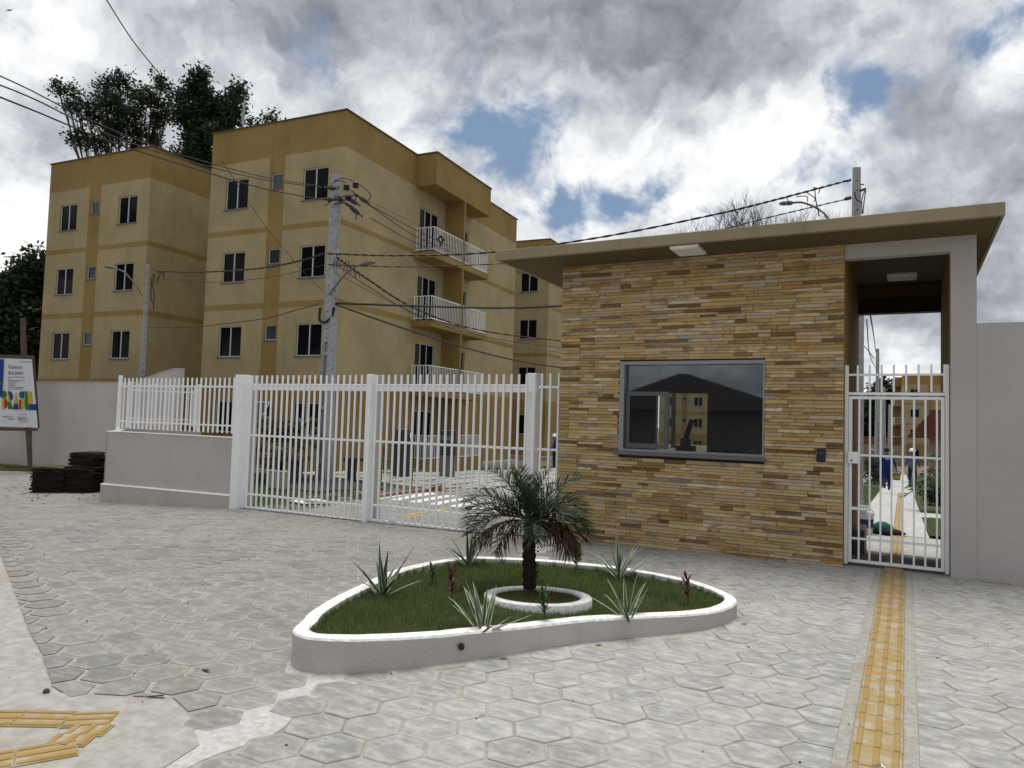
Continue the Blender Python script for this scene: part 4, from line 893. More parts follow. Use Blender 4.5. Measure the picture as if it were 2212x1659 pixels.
# ---------------------------------------------------------------- utility poles
def pole(lab, x, y, zt, wb, wt, rot=0, z0=None, holes=True, grp='concrete utility poles', fl=.30):
    z0 = T(x, y) if z0 is None else z0; p = thing('utility_pole', lab, 'utility pole', (x, y, z0), grp, rot); H = zt-z0; b = MB(); fr = .62
    def sec(z): u = z/H; return wb*(1-u)+wt*u
    # double-T: two flanges and a recessed web; solid head
    def pr(xa, xb, ya, yb, za, zb):
        w0, w1 = sec(za), sec(zb); b.add([(xa*w0, ya*w0, za), (xb*w0, ya*w0, za), (xb*w0, yb*w0, za), (xa*w0, yb*w0, za), (xa*w1, ya*w1, zb), (xb*w1, ya*w1, zb), (xb*w1, yb*w1, zb), (xa*w1, yb*w1, zb)],
              [(0, 3, 2, 1), (4, 5, 6, 7), (0, 1, 5, 4), (1, 2, 6, 5), (2, 3, 7, 6), (3, 0, 4, 7)])
    hs = H*fr*.72
    pr(-.5, -.22, -.36, .36, 0, hs); pr(.22, .5, -.36, .36, 0, hs); pr(-.22, .22, -.14, .36, 0, hs)
    z = .4
    while z < hs: pr(-.22, .22, -.35, -.14, z, z+.09); z += 1.35
    pr(-.5, .5, -.36, .36, hs, H); b.build('shaft', POLE, p, world=False)
    if holes:
        b = MB(); z = hs-1
        while z < H-.1:
            w_ = sec(z); b.tube([(.0*w_ if z > hs else -.36*w_, -.36*w_-.004, z), (.0*w_ if z > hs else -.36*w_, -.36*w_+.01, z)], .018, 6)
            b.tube([(.5*w_+.004, 0, z+.1), (.5*w_-.01, 0, z+.1)], .016, 6); z += .22
        b.build('bolt_hole', BLACK, p, world=False, kind='stuff')
    return p
p1 = pole('tall concrete utility pole with insulators in front of the middle block', -12.72, 13.9, 7.72, .37, .21, math.radians(-8))
p2 = pole('concrete lamp pole in front of the leftmost block', -23.92, 16.65, 6.85, .28, .11, math.radians(-20), -.4)
p3 = pole('concrete utility pole rising behind the gatehouse roof', -.985, 17.65, 7.47, .27, .145, math.radians(20))
p4 = pole('slim concrete pole along the path, seen through the pedestrian gate', -1.57, 50.3, 6.8, .30, .15, .4, holes=False); pole('farther concrete pole along the path beyond the gate', -1.64, 67.3, 5.4, .34, .2, .4, holes=False)
pole('third concrete pole along the path beyond the gate', -1.5, 85, 4.6, .36, .22, .4, holes=False); pole('farthest thin concrete pole along the path beyond the gate', -.2, 105, 3.6, .3, .2, .4, holes=False)
def curve3(P, n=24):
    P = [Vector(p) for p in P]
    if len(P) == 2: return [P[0].lerp(P[1], i/n) for i in range(n+1)]
    P = [2*P[0]-P[1]]+P+[2*P[-1]-P[-2]]; o = []
    for i in range(1, len(P)-2):
        p0, p1_, p2_, p3_ = P[i-1:i+3]
        for k in range(n):
            u = k/n; o.append(.5*((2*p1_)+(p2_-p0)*u+(2*p0-5*p1_+4*p2_-p3_)*u*u+(3*p1_-p0-3*p2_+p3_)*u**3))
    o.append(P[-2]); return o
def lamp_arm(par, pts, head, lab=None):
    m_ = MB(); m_.tube(curve3(pts, 8), .024, 8); loc = parent_world(par)
    a = m_.build('lamp_arm', GALV, None); a.parent = par; a.matrix_parent_inverse = Matrix.LocRotScale(par.location, par.rotation_euler, None).inverted()
    m_ = MB(); h0, h1 = Vector(head[0]), Vector(head[1]); d = (h1-h0); m_.tube([h0, h0.lerp(h1, .15), h0.lerp(h1, .8), h1], [.02, .05, .05, .02], 8); h = m_.build('lamp_head', GALV, None); h.parent = par; h.matrix_parent_inverse = Matrix.LocRotScale(par.location, par.rotation_euler, None).inverted()
D1 = at(705, 560, 18.3)
def d1(x, y, dd=0): return at(x, y, 18.25+dd)
lamp_arm(p1, [d1(712, 636), d1(735, 605, -.1), d1(758, 582, -.2), d1(785, 570, -.3)], (d1(783, 570, -.3), d1(812, 566, -.4)))
def d2(x, y, dd=0): return at(x, y, 25.9+dd)
lamp_arm(p2, [d2(308, 640), d2(290, 612), d2(268, 588), d2(245, 579)], (d2(247, 579), d2(226, 575)))
def d3(x, y, dd=0): return at(x, y, 15.9+dd)
lamp_arm(p3, [d3(1830, 560), d3(1790, 475, .3), d3(1768, 452, .5), d3(1735, 438, .6), d3(1712, 438, .6)], (d3(1714, 438, .6), d3(1683, 440, .6)))
p4d = lambda x, y, dd=0: at(x, y, 45+dd)
lamp_arm(p4, [p4d(1888, 775), p4d(1876, 758), p4d(1864, 745)], (p4d(1866, 746), p4d(1856, 740)))
# insulators and brackets on the main pole
hw = thing('pole_hardware', 'cluster of dark insulators and brackets at the head of the tall pole', 'insulators', d1(735, 420)); m_ = MB()
m_.tube([d1(722, 425), d1(765, 421, -.1)], .035, 6); m_.tube([d1(722, 441), d1(745, 437)], .03, 6); m_.build('crossarm', GALV, hw)
for x, y in ((748, 407), (768, 402), (753, 430)):
    m_ = MB(); c = d1(x, y+4); m_.lathe((c.x, c.y, c.z), [(.04, 0), (.085, .02), (.05, .05), (.085, .07), (.05, .1), (.08, .12), (.03, .16)], 10); m_.build('pin_insulator', DARKM, hw)
for a, b2 in (((744, 424), (778, 444)), ((768, 420), (798, 440)), ((744, 437), (783, 468)), ((700, 404), (730, 408)), ((722, 431), (745, 432)), ((698, 430), (722, 432))):
    m_ = MB(); A, B_ = d1(*a), d1(*b2); m_.tube([A.lerp(B_, k/8) for k in range(9)], [.015, .04, .02, .045, .06, .06, .045, .015, .03], 7); m_.build('strain_insulator', DARKM, hw)
for P_ in ([(712, 405), (724, 392), (745, 393), (752, 405)], [(752, 407), (766, 418), (768, 432), (765, 440)], [(723, 390), (745, 385), (775, 398), (800, 420), (792, 438)], [(700, 445), (724, 432), (750, 440), (770, 455), (768, 475)], [(692, 664), (690, 690), (702, 696), (716, 684), (722, 664)]):
    m_ = MB(); m_.tube(curve3([d1(*q) for q in P_], 8), .012 if P_[0][0] != 692 else .035, 5); m_.build('jumper_wire', CABLE, hw)
for x, yy in ((722, 563), (731, 562), (748, 562), (745, 574), (760, 580), (771, 586)):
    m_ = MB()
    m_.tube(curve3([d1(x, yy), d1(x-2, yy+7), d1(x-3, yy+14)], 5), .011, 4); m_.tube(curve3([d1(x+4, yy), d1(x+5, yy+8), d1(x+6, yy+15)], 5), .011, 4); m_.build('clamp_tail', CABLE, hw)
h3 = thing('pole_hardware', 'small dark clamps and service wires on the pole behind the roof', 'insulators', d3(1862, 440)); m_ = MB()
m_.tube([d3(1838, 388), d3(1830, 392)], .03, 6); m_.tube([d3(1838, 427), d3(1826, 430)], .04, 6); m_.tube([d3(1858, 412), d3(1870, 408)], .03, 6); m_.tube([d3(1858, 398), d3(1866, 399)], .015, 4); m_.build('clamp', DARKM, h3)
for P_ in ([(1868, 412), (1862, 430), (1862, 462)], [(1870, 412), (1866, 440), (1864, 462)], [(1846, 415), (1850, 430), (1862, 438)], [(1760, 405), (1762, 430), (1770, 468)], [(1740, 414), (1760, 428), (1758, 436)], [(1690, 430), (1700, 428), (1705, 444)], [(1720, 425), (1742, 424), (1745, 436)], [(1756, 405), (1770, 408), (1768, 418)]):
    m_ = MB(); m_.tube(curve3([d3(*q) for q in P_], 6), .011, 4); m_.build('service_wire', CABLE, h3)
def cable(lab, P, r, mt=CABLE, twist=0, grp='overhead cables'):
    c = curve3([at(x, y, d) for x, y, d in P], 28); m_ = MB()
    if twist:
        for s_ in (0, math.pi):
            q = []
            for i, p in enumerate(c):
                d = (c[min(i+1, len(c)-1)]-c[max(i-1, 0)]).normalized(); sx_ = d.cross(Vector((0, 0, 1))).normalized(); up = sx_.cross(d); a = i*twist+s_; q.append(p+(sx_*math.cos(a)+up*math.sin(a))*r*.9)
            m_.tube(q, r, 5, 1 if s_ else 0)
    else: m_.tube(c, r, 5)
    return tag(m_.build('cable', [mt, RUSTC] if twist else mt), lab, 'cable', grp)
dp, dl, dq = 18.2, 25.8, 15.9
cable('twisted red and black cable from the tall pole across the canopy to the right pole', [(708, 548, dp), (860, 552, 17.5), (1060, 545, 17), (1300, 512, 16.5), (1550, 462, 16.2), (1700, 425, 16), (1838, 388, dq)], .014, CABLE, .9)
cable('thin twisted cable below the red one, tall pole to right pole', [(708, 572, dp), (905, 576, 17.6), (1180, 562, 17), (1450, 520, 16.5), (1680, 465, 16), (1838, 428, dq)], .009, CABLE, .9)
cable('thick black cable running level from the tall pole behind the stone wall', [(725, 655, dp), (900, 661, 17.5), (1075, 665, 17), (1220, 660, 16.6), (1400, 650, 16.2)], .028)
cable('black cable sagging from the tall pole down towards the gate top right', [(725, 658, dp), (850, 702, 20), (1000, 750, 23), (1120, 780, 26), (1216, 795, 28)], .026)
cable('twisted cable sagging from the lamp arm level down to the third block', [(728, 556, dp), (790, 600, 20), (900, 668, 23), (1040, 714, 27), (1216, 737, 34)], .017, CABLE, .9)
cable('thin cable crossing the balconies below the twisted one', [(728, 572, dp), (800, 622, 20), (920, 690, 24), (1060, 730, 28), (1216, 752, 34)], .012)
cable('thin cable along the middle of the block towards the far corner', [(728, 592, dp), (860, 660, 21), (1000, 720, 25), (1110, 750, 30), (1216, 762, 34)], .008)
for k, (y0, y1) in enumerate(((438, 560), (440, 567), (467, 580))):
    cable(['upper', 'middle', 'lower'][k]+' power line from the tall pole past the balconies into the estate', [(790+5*k, y0+k*2, dp+.2), (905, 500+k*14, 25), (1000, 543+k*10, 32), (1103, 580+k*3, 40), (1220, 613+k*3, 50)], .014)
cable('faint earth wire above the three power lines', [(722, 400, dp), (840, 455, 22), (960, 512, 28), (1103, 572, 40)], .006)
for k, P in enumerate(([(-30, 151, 9.5), (60, 192, 10.5), (200, 262, 12.5), (360, 325, 15), (560, 380, 17), (690, 402, 18)], [(-30, 172, 9.6), (80, 217, 10.8), (220, 285, 13), (380, 340, 15.4), (560, 386, 17.2), (695, 405, 18)], [(-30, 198, 9.6), (80, 242, 10.8), (230, 303, 13.2), (400, 358, 15.6), (560, 405, 17.2), (698, 432, 18)])):
    cable(['uppermost', 'second', 'third'][k]+' power line from the upper left corner to the tall pole', P, [.011, .012, .014][k])
cable('thin steel wire from the upper left sky down behind the leftmost block roof', [(218, -20, 8), (285, 85, 9), (345, 160, 10)], .008, GALV)
cable('thin guy wire slanting down across the middle block', [(478, 345, 16), (560, 470, 17), (640, 570, 17.6), (700, 632, 18)], .006)
cable('twisted service cable from the lamp pole to the tall pole', [(338, 586, dl), (430, 588, 23), (560, 580, 20.5), (650, 563, 19), (700, 548, dp)], .016, CABLE, .9)
cable('thin service cable below the twisted one between the two left poles', [(342, 602, dl), (440, 610, 23), (560, 602, 20.5), (650, 585, 19), (700, 572, dp)], .008)
cable('low telephone cable between the two left poles', [(320, 708, dl), (420, 706, 23.5), (560, 690, 21), (640, 670, 19), (690, 656, dp)], .013)
cable('slack cable hanging beside the pole beyond the pedestrian gate', [(1880, 680, 16.3), (1888, 730, 28), (1892, 760, 38), (1895, 758, 45)], .018); cable('thin cable beside the path poles beyond the gate', [(1872, 690, 17), (1880, 770, 24), (1895, 800, 45)], .014)
for lab, x, y, d in (('star-shaped cable spacer in front of the upper balcony', 952, 518, 28), ('star-shaped cable spacer by the canopy tip', 1103, 583, 40)):
    m_ = MB(); c = at(x, y, d); r = .0045*d
    P = [c+CR*r*math.cos(a)+CU*r*math.sin(a) for a in (0, 1.57, 3.14, 4.71)]; m_.tube(P+[P[0]], .0016*d, 5)
    for q in P+[c-CU*r*1.7]: m_.lathe((q.x, q.y, q.z-.03), [(.01, 0), (.0028*d, .03), (.01, .08)], 6)
    tag(m_.build('cable_spacer', DARKM), lab, 'cable spacer', 'spacers on the power lines')
# service wires on lamp pole
m_ = MB()
for P_ in ([(332, 582), (342, 590), (352, 588), (354, 600)], [(335, 596), (330, 615), (333, 640), (331, 668)], [(336, 592), (328, 600), (326, 640), (330, 655)], [(346, 592), (340, 606), (338, 612)]): m_.tube(curve3([d2(*q) for q in P_], 6), .02, 4)
tag(m_.build('service_wires', CABLE), 'tangle of service wires hanging on the lamp pole', 'wires')
m_ = MB(); c = at(525, 275, 40); m_.tube([c, c+Vector((0, 0, 1.3))], .06, 6); m_.tube([c+Vector((-.12, 0, .2)), c+Vector((-.12, 0, .9))], .03, 5); m_.tube([c+Vector((.0, 0, 1.2)), c+Vector((.05, 0, 1.8))], .02, 5); tag(m_.build('antenna', POLE), 'thin antenna mast above the roof of the middle block', 'antenna')

# ---------------------------------------------------------------- trees
def leaves(name, C, R, n, size, mt, parent, seed, tri=False, clus=9):
    r_ = np.random.default_rng(seed); C = np.array(C, float); R = np.array(R, float); p = R**2; p /= p.sum(); nc = n//clus; k = r_.choice(len(C), nc, p=p)
    d = r_.normal(size=(nc, 3)); d /= np.linalg.norm(d, axis=1)[:, None]; cc = C[k]+d*(R[k]*r_.uniform(.25, 1, nc)**.6)[:, None]*np.array([1, 1, .85])
    P = np.repeat(cc, clus, 0)+r_.normal(scale=size*1.15, size=(nc*clus, 3)); n = len(P)
    a = r_.normal(size=(n, 3)); a[:, 2] = a[:, 2]*.5-.35; a /= np.linalg.norm(a, axis=1)[:, None]; b = np.cross(a, r_.normal(size=(n, 3))); b /= np.linalg.norm(b, axis=1)[:, None]
    s_ = size*r_.uniform(.6, 1.2, n)[:, None]; V = np.stack([P-a*s_*.6, P+b*s_*.3, P+a*s_*.7, P-b*s_*.3], 1).reshape(-1, 3)
    col = np.repeat(np.clip(r_.normal(.4, .25, n)+np.repeat(r_.normal(0, .12, nc), clus), 0, 1), 4)
    return fast(name, V, np.arange(4*n).reshape(-1, 4), mt, parent, 'stuff', col, 4)
def tree(lab, base, clumps, nleaf, size, mt, d, trunk_r, seed, grp=None, name='tree', cat='tree', twig=True, clus=9, shrink=.9):
    base = Vector(base); t_ = thing(name, lab, cat, base, grp); C = []; R = []
    rs_ = random.Random(seed)
    for x, y, r in clumps:
        rr_ = r/FD*d; rr_ *= shrink; C.append(at(x, y, d+rs_.uniform(-.8, .8)*rr_*1.5)); R.append(rr_)
    cen = sum(C, Vector())/len(C); fork = base.lerp(cen, .5); fork.x = base.x*.4+cen.x*.6; fork.y = base.y*.5+cen.y*.5; b = MB()
    b.tube([base, base.lerp(fork, .5)+Vector((trunk_r*.4, 0, 0)), fork], [trunk_r, trunk_r*.8, trunk_r*.62], 8)
    for c, r in zip(C, R):
        mid = fork.lerp(c, .5)+Vector((rs_.gauss(0, .15)*r, rs_.gauss(0, .15)*r, -.15*(c-fork).length*.3)); b.tube([fork, mid, c], [trunk_r*.38, trunk_r*.22, trunk_r*.07], 5)
        if twig:
            for k in range(9):
                e = c+Vector((rs_.gauss(0, 1), rs_.gauss(0, 1), rs_.gauss(.1, .9))).normalized()*r*rs_.uniform(.7, 1.1); s_ = mid.lerp(c, rs_.uniform(.4, 1)); b.tube([s_, s_.lerp(e, .5)+Vector((0, 0, .06*r)), e], [trunk_r*.08, trunk_r*.05, trunk_r*.02], 3)
    b.build('trunk', BARK, t_, smooth=True); leaves('crown', C, R, nleaf, size, mt, t_, seed, clus=clus); return t_
bb = at(260, 800, 46); bb.z = -.5
tree('tall open-crowned tree behind the leftmost block', bb, [(125, 190, 20), (160, 200, 26), (190, 235, 34), (225, 195, 30), (255, 175, 30), (240, 220, 38), (275, 235, 38), (300, 205, 26), (320, 215, 30), (345, 170, 17), (350, 190, 20), (350, 240, 26), (180, 300, 22), (155, 292, 18), (215, 310, 26), (250, 285, 36), (300, 285, 32), (330, 300, 26), (290, 320, 24), (150, 235, 14), (225, 265, 26), (370, 215, 12), (340, 265, 22), (380, 330, 15), (195, 265, 22)], 10500, .20, LEAF, 46, .38, 3, 'tall trees behind the blocks', shrink=.80, clus=26)
bb = at(430, 800, 44); bb.z = -.5
tree('dense tall tree between the two yellow blocks', bb, [(432, 165, 18), (428, 190, 24), (440, 220, 30), (452, 250, 36), (480, 235, 30), (505, 205, 20), (510, 235, 20), (420, 250, 30), (395, 215, 20), (395, 250, 24), (440, 290, 36), (470, 285, 30), (500, 268, 24), (415, 300, 26), (425, 335, 34), (445, 360, 28), (515, 195, 12), (400, 345, 20), (578, 254, 9), (568, 262, 9), (590, 258, 7), (545, 272, 10)], 17000, .21, LEAFD, 44, .40, 5, 'tall trees behind the blocks', clus=22)
cpx = at(1858, 1000, 19.5); m_ = MB(); m_.cbox(cpx.x-.075, cpx.x+.075, cpx.y-.07, cpx.y+.07, -.6, 5.2, .01); tag(m_.build('pipe_column', POLE), 'slim grey service column just behind the gatehouse passage', 'column')
bb = at(20, 850, 34); bb.z = -.5
tree('dark broad-leaved tree at the left edge behind the sign', bb, [(78, 560, 16), (62, 590, 30), (90, 600, 22), (40, 620, 30), (70, 640, 36), (20, 665, 36), (60, 690, 40), (10, 720, 45), (70, 735, 38), (30, 770, 45), (75, 785, 35), (-30, 700, 45), (5, 800, 40), (50, 810, 30)], 24000, .24, LEAFD, 34, .45, 7)
bb = at(1905, 980, 118); bb.z = -2.5
tree('dark distant tree seen through the pedestrian gate', bb, [(1905, 845, 14), (1920, 860, 16), (1890, 875, 14), (1905, 890, 22), (1925, 900, 20), (1895, 925, 20), (1915, 940, 20), (1882, 915, 12), (1935, 870, 14), (1870, 950, 14), (1885, 965, 14)], 9000, .8, LEAFD, 118, .9, 9, twig=False)
# bare tree behind the canopy
def bare(lab, base, top, spread, seed, r0, nmain=26, grp=None):
    rs_ = random.Random(seed); t_ = thing('bare_tree', lab, 'tree', base, grp); b = MB()
    def br(p, d, L_, r, dep):
        pts = [p]; q = p.copy(); dd = d.copy(); s_ = 4
        for i in range(s_):
            dd = (dd+Vector((rs_.gauss(0, .16), rs_.gauss(0, .16), rs_.gauss(.06, .12)))).normalized(); q = q+dd*L_/s_; pts.append(q.copy())
        b.tube(pts, [r*(1-.55*i/s_) for i in range(s_+1)], 4 if dep > 2 else 3, cap=False)
        if dep > 0:
            for k in range(3 if dep > 1 else 3):
                u = rs_.randint(2, s_); nd = (dd+Vector((rs_.gauss(0, .6), rs_.gauss(0, .6), rs_.gauss(.25, .3)))).normalized(); br(pts[u], nd, L_*rs_.uniform(.66, .86), r*.6, dep-1)
    H = (Vector(top)-Vector(base)).length; b.tube([base, Vector(base).lerp(top, .55)], [r0, r0*.7], 8); f = Vector(base).lerp(top, .5)
    for k in range(9):
        a = k*2.4; br(f, Vector((math.cos(a)*spread, math.sin(a)*spread, 1)).normalized(), H*.17, r0*.55, 5)
    b.build('branches', BARK, t_); return t_
bb = at(1600, 900, 62); bb.z = -1; bare('leafless tree behind the canopy, left of the right pole', bb, at(1585, 432, 62), .75, 4, .32)
bb = at(1760, 900, 75); bb.z = -1; bare('smaller leafless tree behind the canopy beside the right pole', bb, at(1765, 452, 75), .75, 12, .3)
bb = at(1455, 900, 75); bb.z = -1; bare('leafless treetop just showing at the left over the canopy', bb, at(1462, 492, 75), .6, 22, .25)

# small palms inside the gate
def palmlet(lab, x, y, h, L_, n, seed, trunkh=.0, dry=0):
    z = T(x, y); t_ = thing('garden_palm', lab, 'palm', (x, y, z), 'small palms in the estate gardens'); rs_ = random.Random(seed)
    if trunkh: MB().tube([(x, y, z), (x, y, z+trunkh)], [.09, .07], 8).build('trunk', PALMT, t_)
    for k in range(n): frond(k*2.4+rs_.gauss(0, .2), rs_.uniform(.4, 1.2), L_*rs_.uniform(.8, 1.1), rs_.uniform(1.2, 2.), dry, 22, .38, Vector((x, y, z+trunkh)), t_, 2.2, 2.2)
palmlet('small palm just inside the left end of the vehicle gate', -13.6, 13.3, 2, 1.25, 14, 1, .75); palmlet('small palm behind the low wall left of the gate post', -14.9, 13.2, 1.5, 1.1, 12, 5, .2)
palmlet('dark palm right of the path beyond the pedestrian gate', 1.35, 24.8, 1.5, 1.5, 18, 2, .25); palmlet('yellowish palm farther right of the path beyond the gate', 1.75, 31, 2, 1.6, 14, 3, .9)
for lab, x, y, r, s in (('dark low shrub right of the path beyond the gate', 1.0, 28.2, .55, 3), ('dark shrub beside the first pole behind the gatehouse', -1.5, 44, .9, 4), ('green bush at the left of the far path', -1.9, 60, 1.0, 6)):
    t_ = thing('shrub', lab, 'shrub', (x, y, T(x, y)), 'garden shrubs beside the path'); MB().tube([(x, y, T(x, y)), (x, y, T(x, y)+r)], .03, 5).build('stem', BARK, t_); leaves('foliage', [(x, y, T(x, y)+r*.7), (x+.2*r, y, T(x, y)+r)], [r, r*.8], 3500, .09, LEAFD, t_, s)

# ---------------------------------------------------------------- sign board
sd_ = 23.6
sg = thing('sign_board', 'tall wooden-framed housing project banner board at the left edge', 'sign', at(108, 1006, sd_)); 
def s2(x, y, o=0): return at(x, y, sd_-o)
m_ = MB()
def plank(b, P, th, o=0):
    a = [s2(x, y, o) for x, y in P]; n_ = len(a); q = [s2(x, y, o-th) for x, y in P]; b.add(a+q, [tuple(range(n_-1, -1, -1)), tuple(range(n_, 2*n_))]+[(i, (i+1) % n_, n_+(i+1) % n_, n_+i) for i in range(n_)])
plank(m_, [(43, 688), (55, 688), (59, 772), (45, 772)], .1, -.03); m_.build('post', WOODP, sg)
m_ = MB(); plank(m_, [(54, 922), (69, 922), (70, 1008), (60, 1010)], .1, -.03); m_.build('post', WOODP, sg)
m_ = MB(); plank(m_, [(-40, 764), (0, 766), (74, 768), (75, 777), (0, 776), (-40, 775)], .06, .03); m_.build('frame_plank', WOODP, sg)
m_ = MB(); plank(m_, [(68, 770), (75, 770), (86, 925), (81, 926)], .06, .02); m_.build('frame_plank', WOODP, sg)
m_ = MB(); plank(m_, [(-40, 921), (82, 925), (82, 931), (-40, 930)], .06, .02); m_.build('frame_plank', WOODP, sg)
BW = banner('banner_white', (.62, .64, .68)); m_ = MB(); o_ = .06; nx_, ny_ = 14, 18; v = []
TL, TR, BR_, BL = (-60, 772), (69, 776), (82, 924), (-55, 918)
def bq(u, w): x = (TL[0]*(1-u)+TR[0]*u)*(1-w)+(BL[0]*(1-u)+BR_[0]*u)*w; y = (TL[1]*(1-u)+TR[1]*u)*(1-w)+(BL[1]*(1-u)+BR_[1]*u)*w; return x, y
for j in range(ny_+1):
    for i in range(nx_+1):
        u, w = i/nx_, j/ny_; x, y = bq(u, w); v.append(s2(x, y, o_+.012*math.sin(u*9+w*5)*(.3+w)*.6))
m_.add(v, [(j*(nx_+1)+i, (j+1)*(nx_+1)+i, (j+1)*(nx_+1)+i+1, j*(nx_+1)+i+1) for j in range(ny_) for i in range(nx_)]); m_.build('banner', BW, sg, smooth=True)
CB, CY, CG, CRd, CK = banner('print_blue', (.012, .04, .20)), banner('print_yellow', (.55, .36, .015)), banner('print_green', (.015, .16, .045)), banner('print_red', (.38, .02, .02)), banner('print_dark', (.02, .025, .05))
def pp(P, mt, name='print', o=.085): m_ = MB(); m_.add([s2(x, y, o) for x, y in P], [tuple(range(len(P)-1, -1, -1))]); return m_.build(name, mt, sg)
Z8 = lambda a, b: (a*.16667, 737.28+b*.16667)        # local drawing grid of the banner
pz = lambda P, mt, nm='print', o=.085: pp([Z8(a, b) for a, b in P], mt, nm, o)
pz([(-200, 230), (50, 232), (28, 720), (-200, 715)], CB, 'blue_panel')
pz([(-12, 508), (10, 512), (14, 530), (10, 552), (-12, 556)], CY, 'logo')
def disc(cx, cy, rx, ry, a0, a1, n=12): return [(cx, cy)]+[(cx+rx*math.cos(math.radians(a0+(a1-a0)*i/n)), cy+ry*math.sin(math.radians(a0+(a1-a0)*i/n))) for i in range(n+1)]
# letters B R A S I L in coloured blocks
pz([(25, 642), (58, 642), (54, 735), (22, 735)], CG, 'letter'); pz(disc(52, 690, 33, 47, -90, 90), CG, 'letter'); pz([(22, 738), (56, 738), (54, 875), (24, 875)], CY, 'letter'); pz(disc(54, 806, 42, 70, -90, 90), CRd, 'letter')
pz([(104, 645), (104, 780), (100, 785), (102, 645)], CB, 'letter'); pz(disc(106, 715, 60, 72, -90, 90), CB, 'letter'); pz([(102, 650), (140, 785), (98, 785)], CY, 'letter', .088); pz([(100, 790), (135, 788), (168, 880), (102, 880)], CG, 'letter')
pz([(203, 650), (247, 885), (163, 885)], CY, 'letter'); pz(disc(205, 884, 36, 85, 180, 360), CB, 'letter', .088)
pz(disc(282, 695, 38, 48, 90, 270), CG, 'letter'); pz([(282, 648), (310, 648), (308, 735), (284, 735)], CB, 'letter'); pz([(246, 755), (276, 755), (278, 885), (250, 885)], CRd, 'letter'); pz(disc(278, 812, 42, 73, -90, 90), CY, 'letter')
pz([(317, 650), (350, 650), (368, 892), (330, 890)], CG, 'letter'); pz([(358, 652), (402, 652), (414, 812), (368, 812)], CY, 'letter'); pz([(370, 815), (470, 815), (474, 894), (376, 892)], CB, 'letter')
def text(s_, a, b, h, mt, name='lettering', xs_=1.0, tilt=0):
    cu = bpy.data.curves.new(name, 'FONT'); cu.body = s_; cu.size = 1; ob = bpy.data.objects.new(name, cu); COL.objects.link(ob)
    dg = bpy.context.evaluated_depsgraph_get(); me = bpy.data.meshes.new_from_object(ob.evaluated_get(dg)); bpy.data.objects.remove(ob)
    k = h/.72; V = [s2(*Z8(a+q.co.x*k*xs_+0*q.co.y, b-q.co.y*k+tilt*q.co.x*k), .09) for q in me.vertices]; F = [tuple(p.vertices) for p in me.polygons]
    m_ = MB(); m_.add(V, F); return m_.build(name, mt, sg)
text('Residencial', 108, 355, 46, CK, xs_=.62); text('Bom Jardim', 106, 430, 46, CK, xs_=.64)
text('MINISTÉRIO DAS', 28, 985, 19, CK, xs_=.66); text('CIDADES', 92, 1018, 20, CK, xs_=.78); text('GOVERNO FEDERAL', 238, 950, 11, CK, xs_=.85)
for k, (a, mt) in enumerate(zip('BRASIL', (CG, CRd, CY, CK, CB, CY))): text(a, 228+k*24, 1025, 52, mt, xs_=.62)
for y_, x0, x1 in ((465, 106, 312), (487, 106, 130), (508, 104, 320), (529, 104, 230), (552, 104, 200), (575, 104, 202), (598, 104, 305), (619, 104, 300), (266, 255, 402), (1047, 252, 366)):
    x = x0
    while x < x1-6:
        w_ = random.uniform(8, 26); w_ = min(w_, x1-x); pz([(x, y_-3), (x+w_, y_-3), (x+w_, y_+3.5), (x, y_+3.5)], CK, 'small_print'); x += w_+4

# ---------------------------------------------------------------- stacks of turf
def sod(lab, cx, cy, w, dpt, nl, th, rot, taper=0):
    z = T(cx, cy); t_ = thing('turf_stack', lab, 'turf stack', (cx, cy, z), 'stacks of cut turf by the low wall', rot); rs_ = random.Random(int(cx*100))
    for k in range(nl):
        b = MB(); n_ = 18; ww, dd = w*rs_.uniform(.94, 1.03)*(1-taper*k/nl), dpt*rs_.uniform(.95, 1.02); ox, oy = rs_.gauss(0, .018), rs_.gauss(0, .018); ring_ = []
        for i in range(n_):
            a = 2*math.pi*i/n_; c, s_ = math.cos(a), math.sin(a); q = max(abs(c), abs(s_)); ring_.append((ox+c/q*ww/2+rs_.gauss(0, .02), oy+s_/q*dd/2+rs_.gauss(0, .02)))
        z0 = k*th; sag = lambda x: -.03*(abs(x)/(w/2))**2*(k/nl)
        b.add([(x, y, z0+sag(x)) for x, y in ring_]+[(x*1.015, y*1.015, z0+th*.5+sag(x)+rs_.gauss(0, .004)) for x, y in ring_]+[(x*.985, y*.985, z0+th*.93+sag(x)) for x, y in ring_]+[(0, 0, z0+th*.97)],
              [(kk*n_+i, kk*n_+(i+1) % n_, kk*n_+n_+(i+1) % n_, kk*n_+n_+i) for kk in range(2) for i in range(n_)]+[(2*n_+i, 2*n_+(i+1) % n_, 3*n_) for i in range(n_)])
        b.build('turf_slab', SOIL if (k == nl-1 and 'left' in lab) else SODB, t_, world=False)
a1 = math.radians(30); SX1, SY1, SX2, SY2 = -18.25, 10.54, -17.68, 10.93; TS = [(-31, 10.6), (-24.6, 14.2), (-23.5, 15.3), (-33, 13.2)]
sod('squat left stack of cut turf slabs with green top', SX1, SY1, .76, .7, 21, .030, a1); sod('lower half of the taller right turf stack beside the low wall', SX2, SY2, .72, .7, 21, .031, a1)
t_ = sod('upper offset pile of the taller turf stack', SX2, SY2+.06, .66, .6, 11, .030, a1, .1)
for o in [o for o in bpy.data.objects if o.get('label') == 'upper offset pile of the taller turf stack']: o.location.z += .65
drape('turf_strip', TS, 12, 3, .03, SOIL)
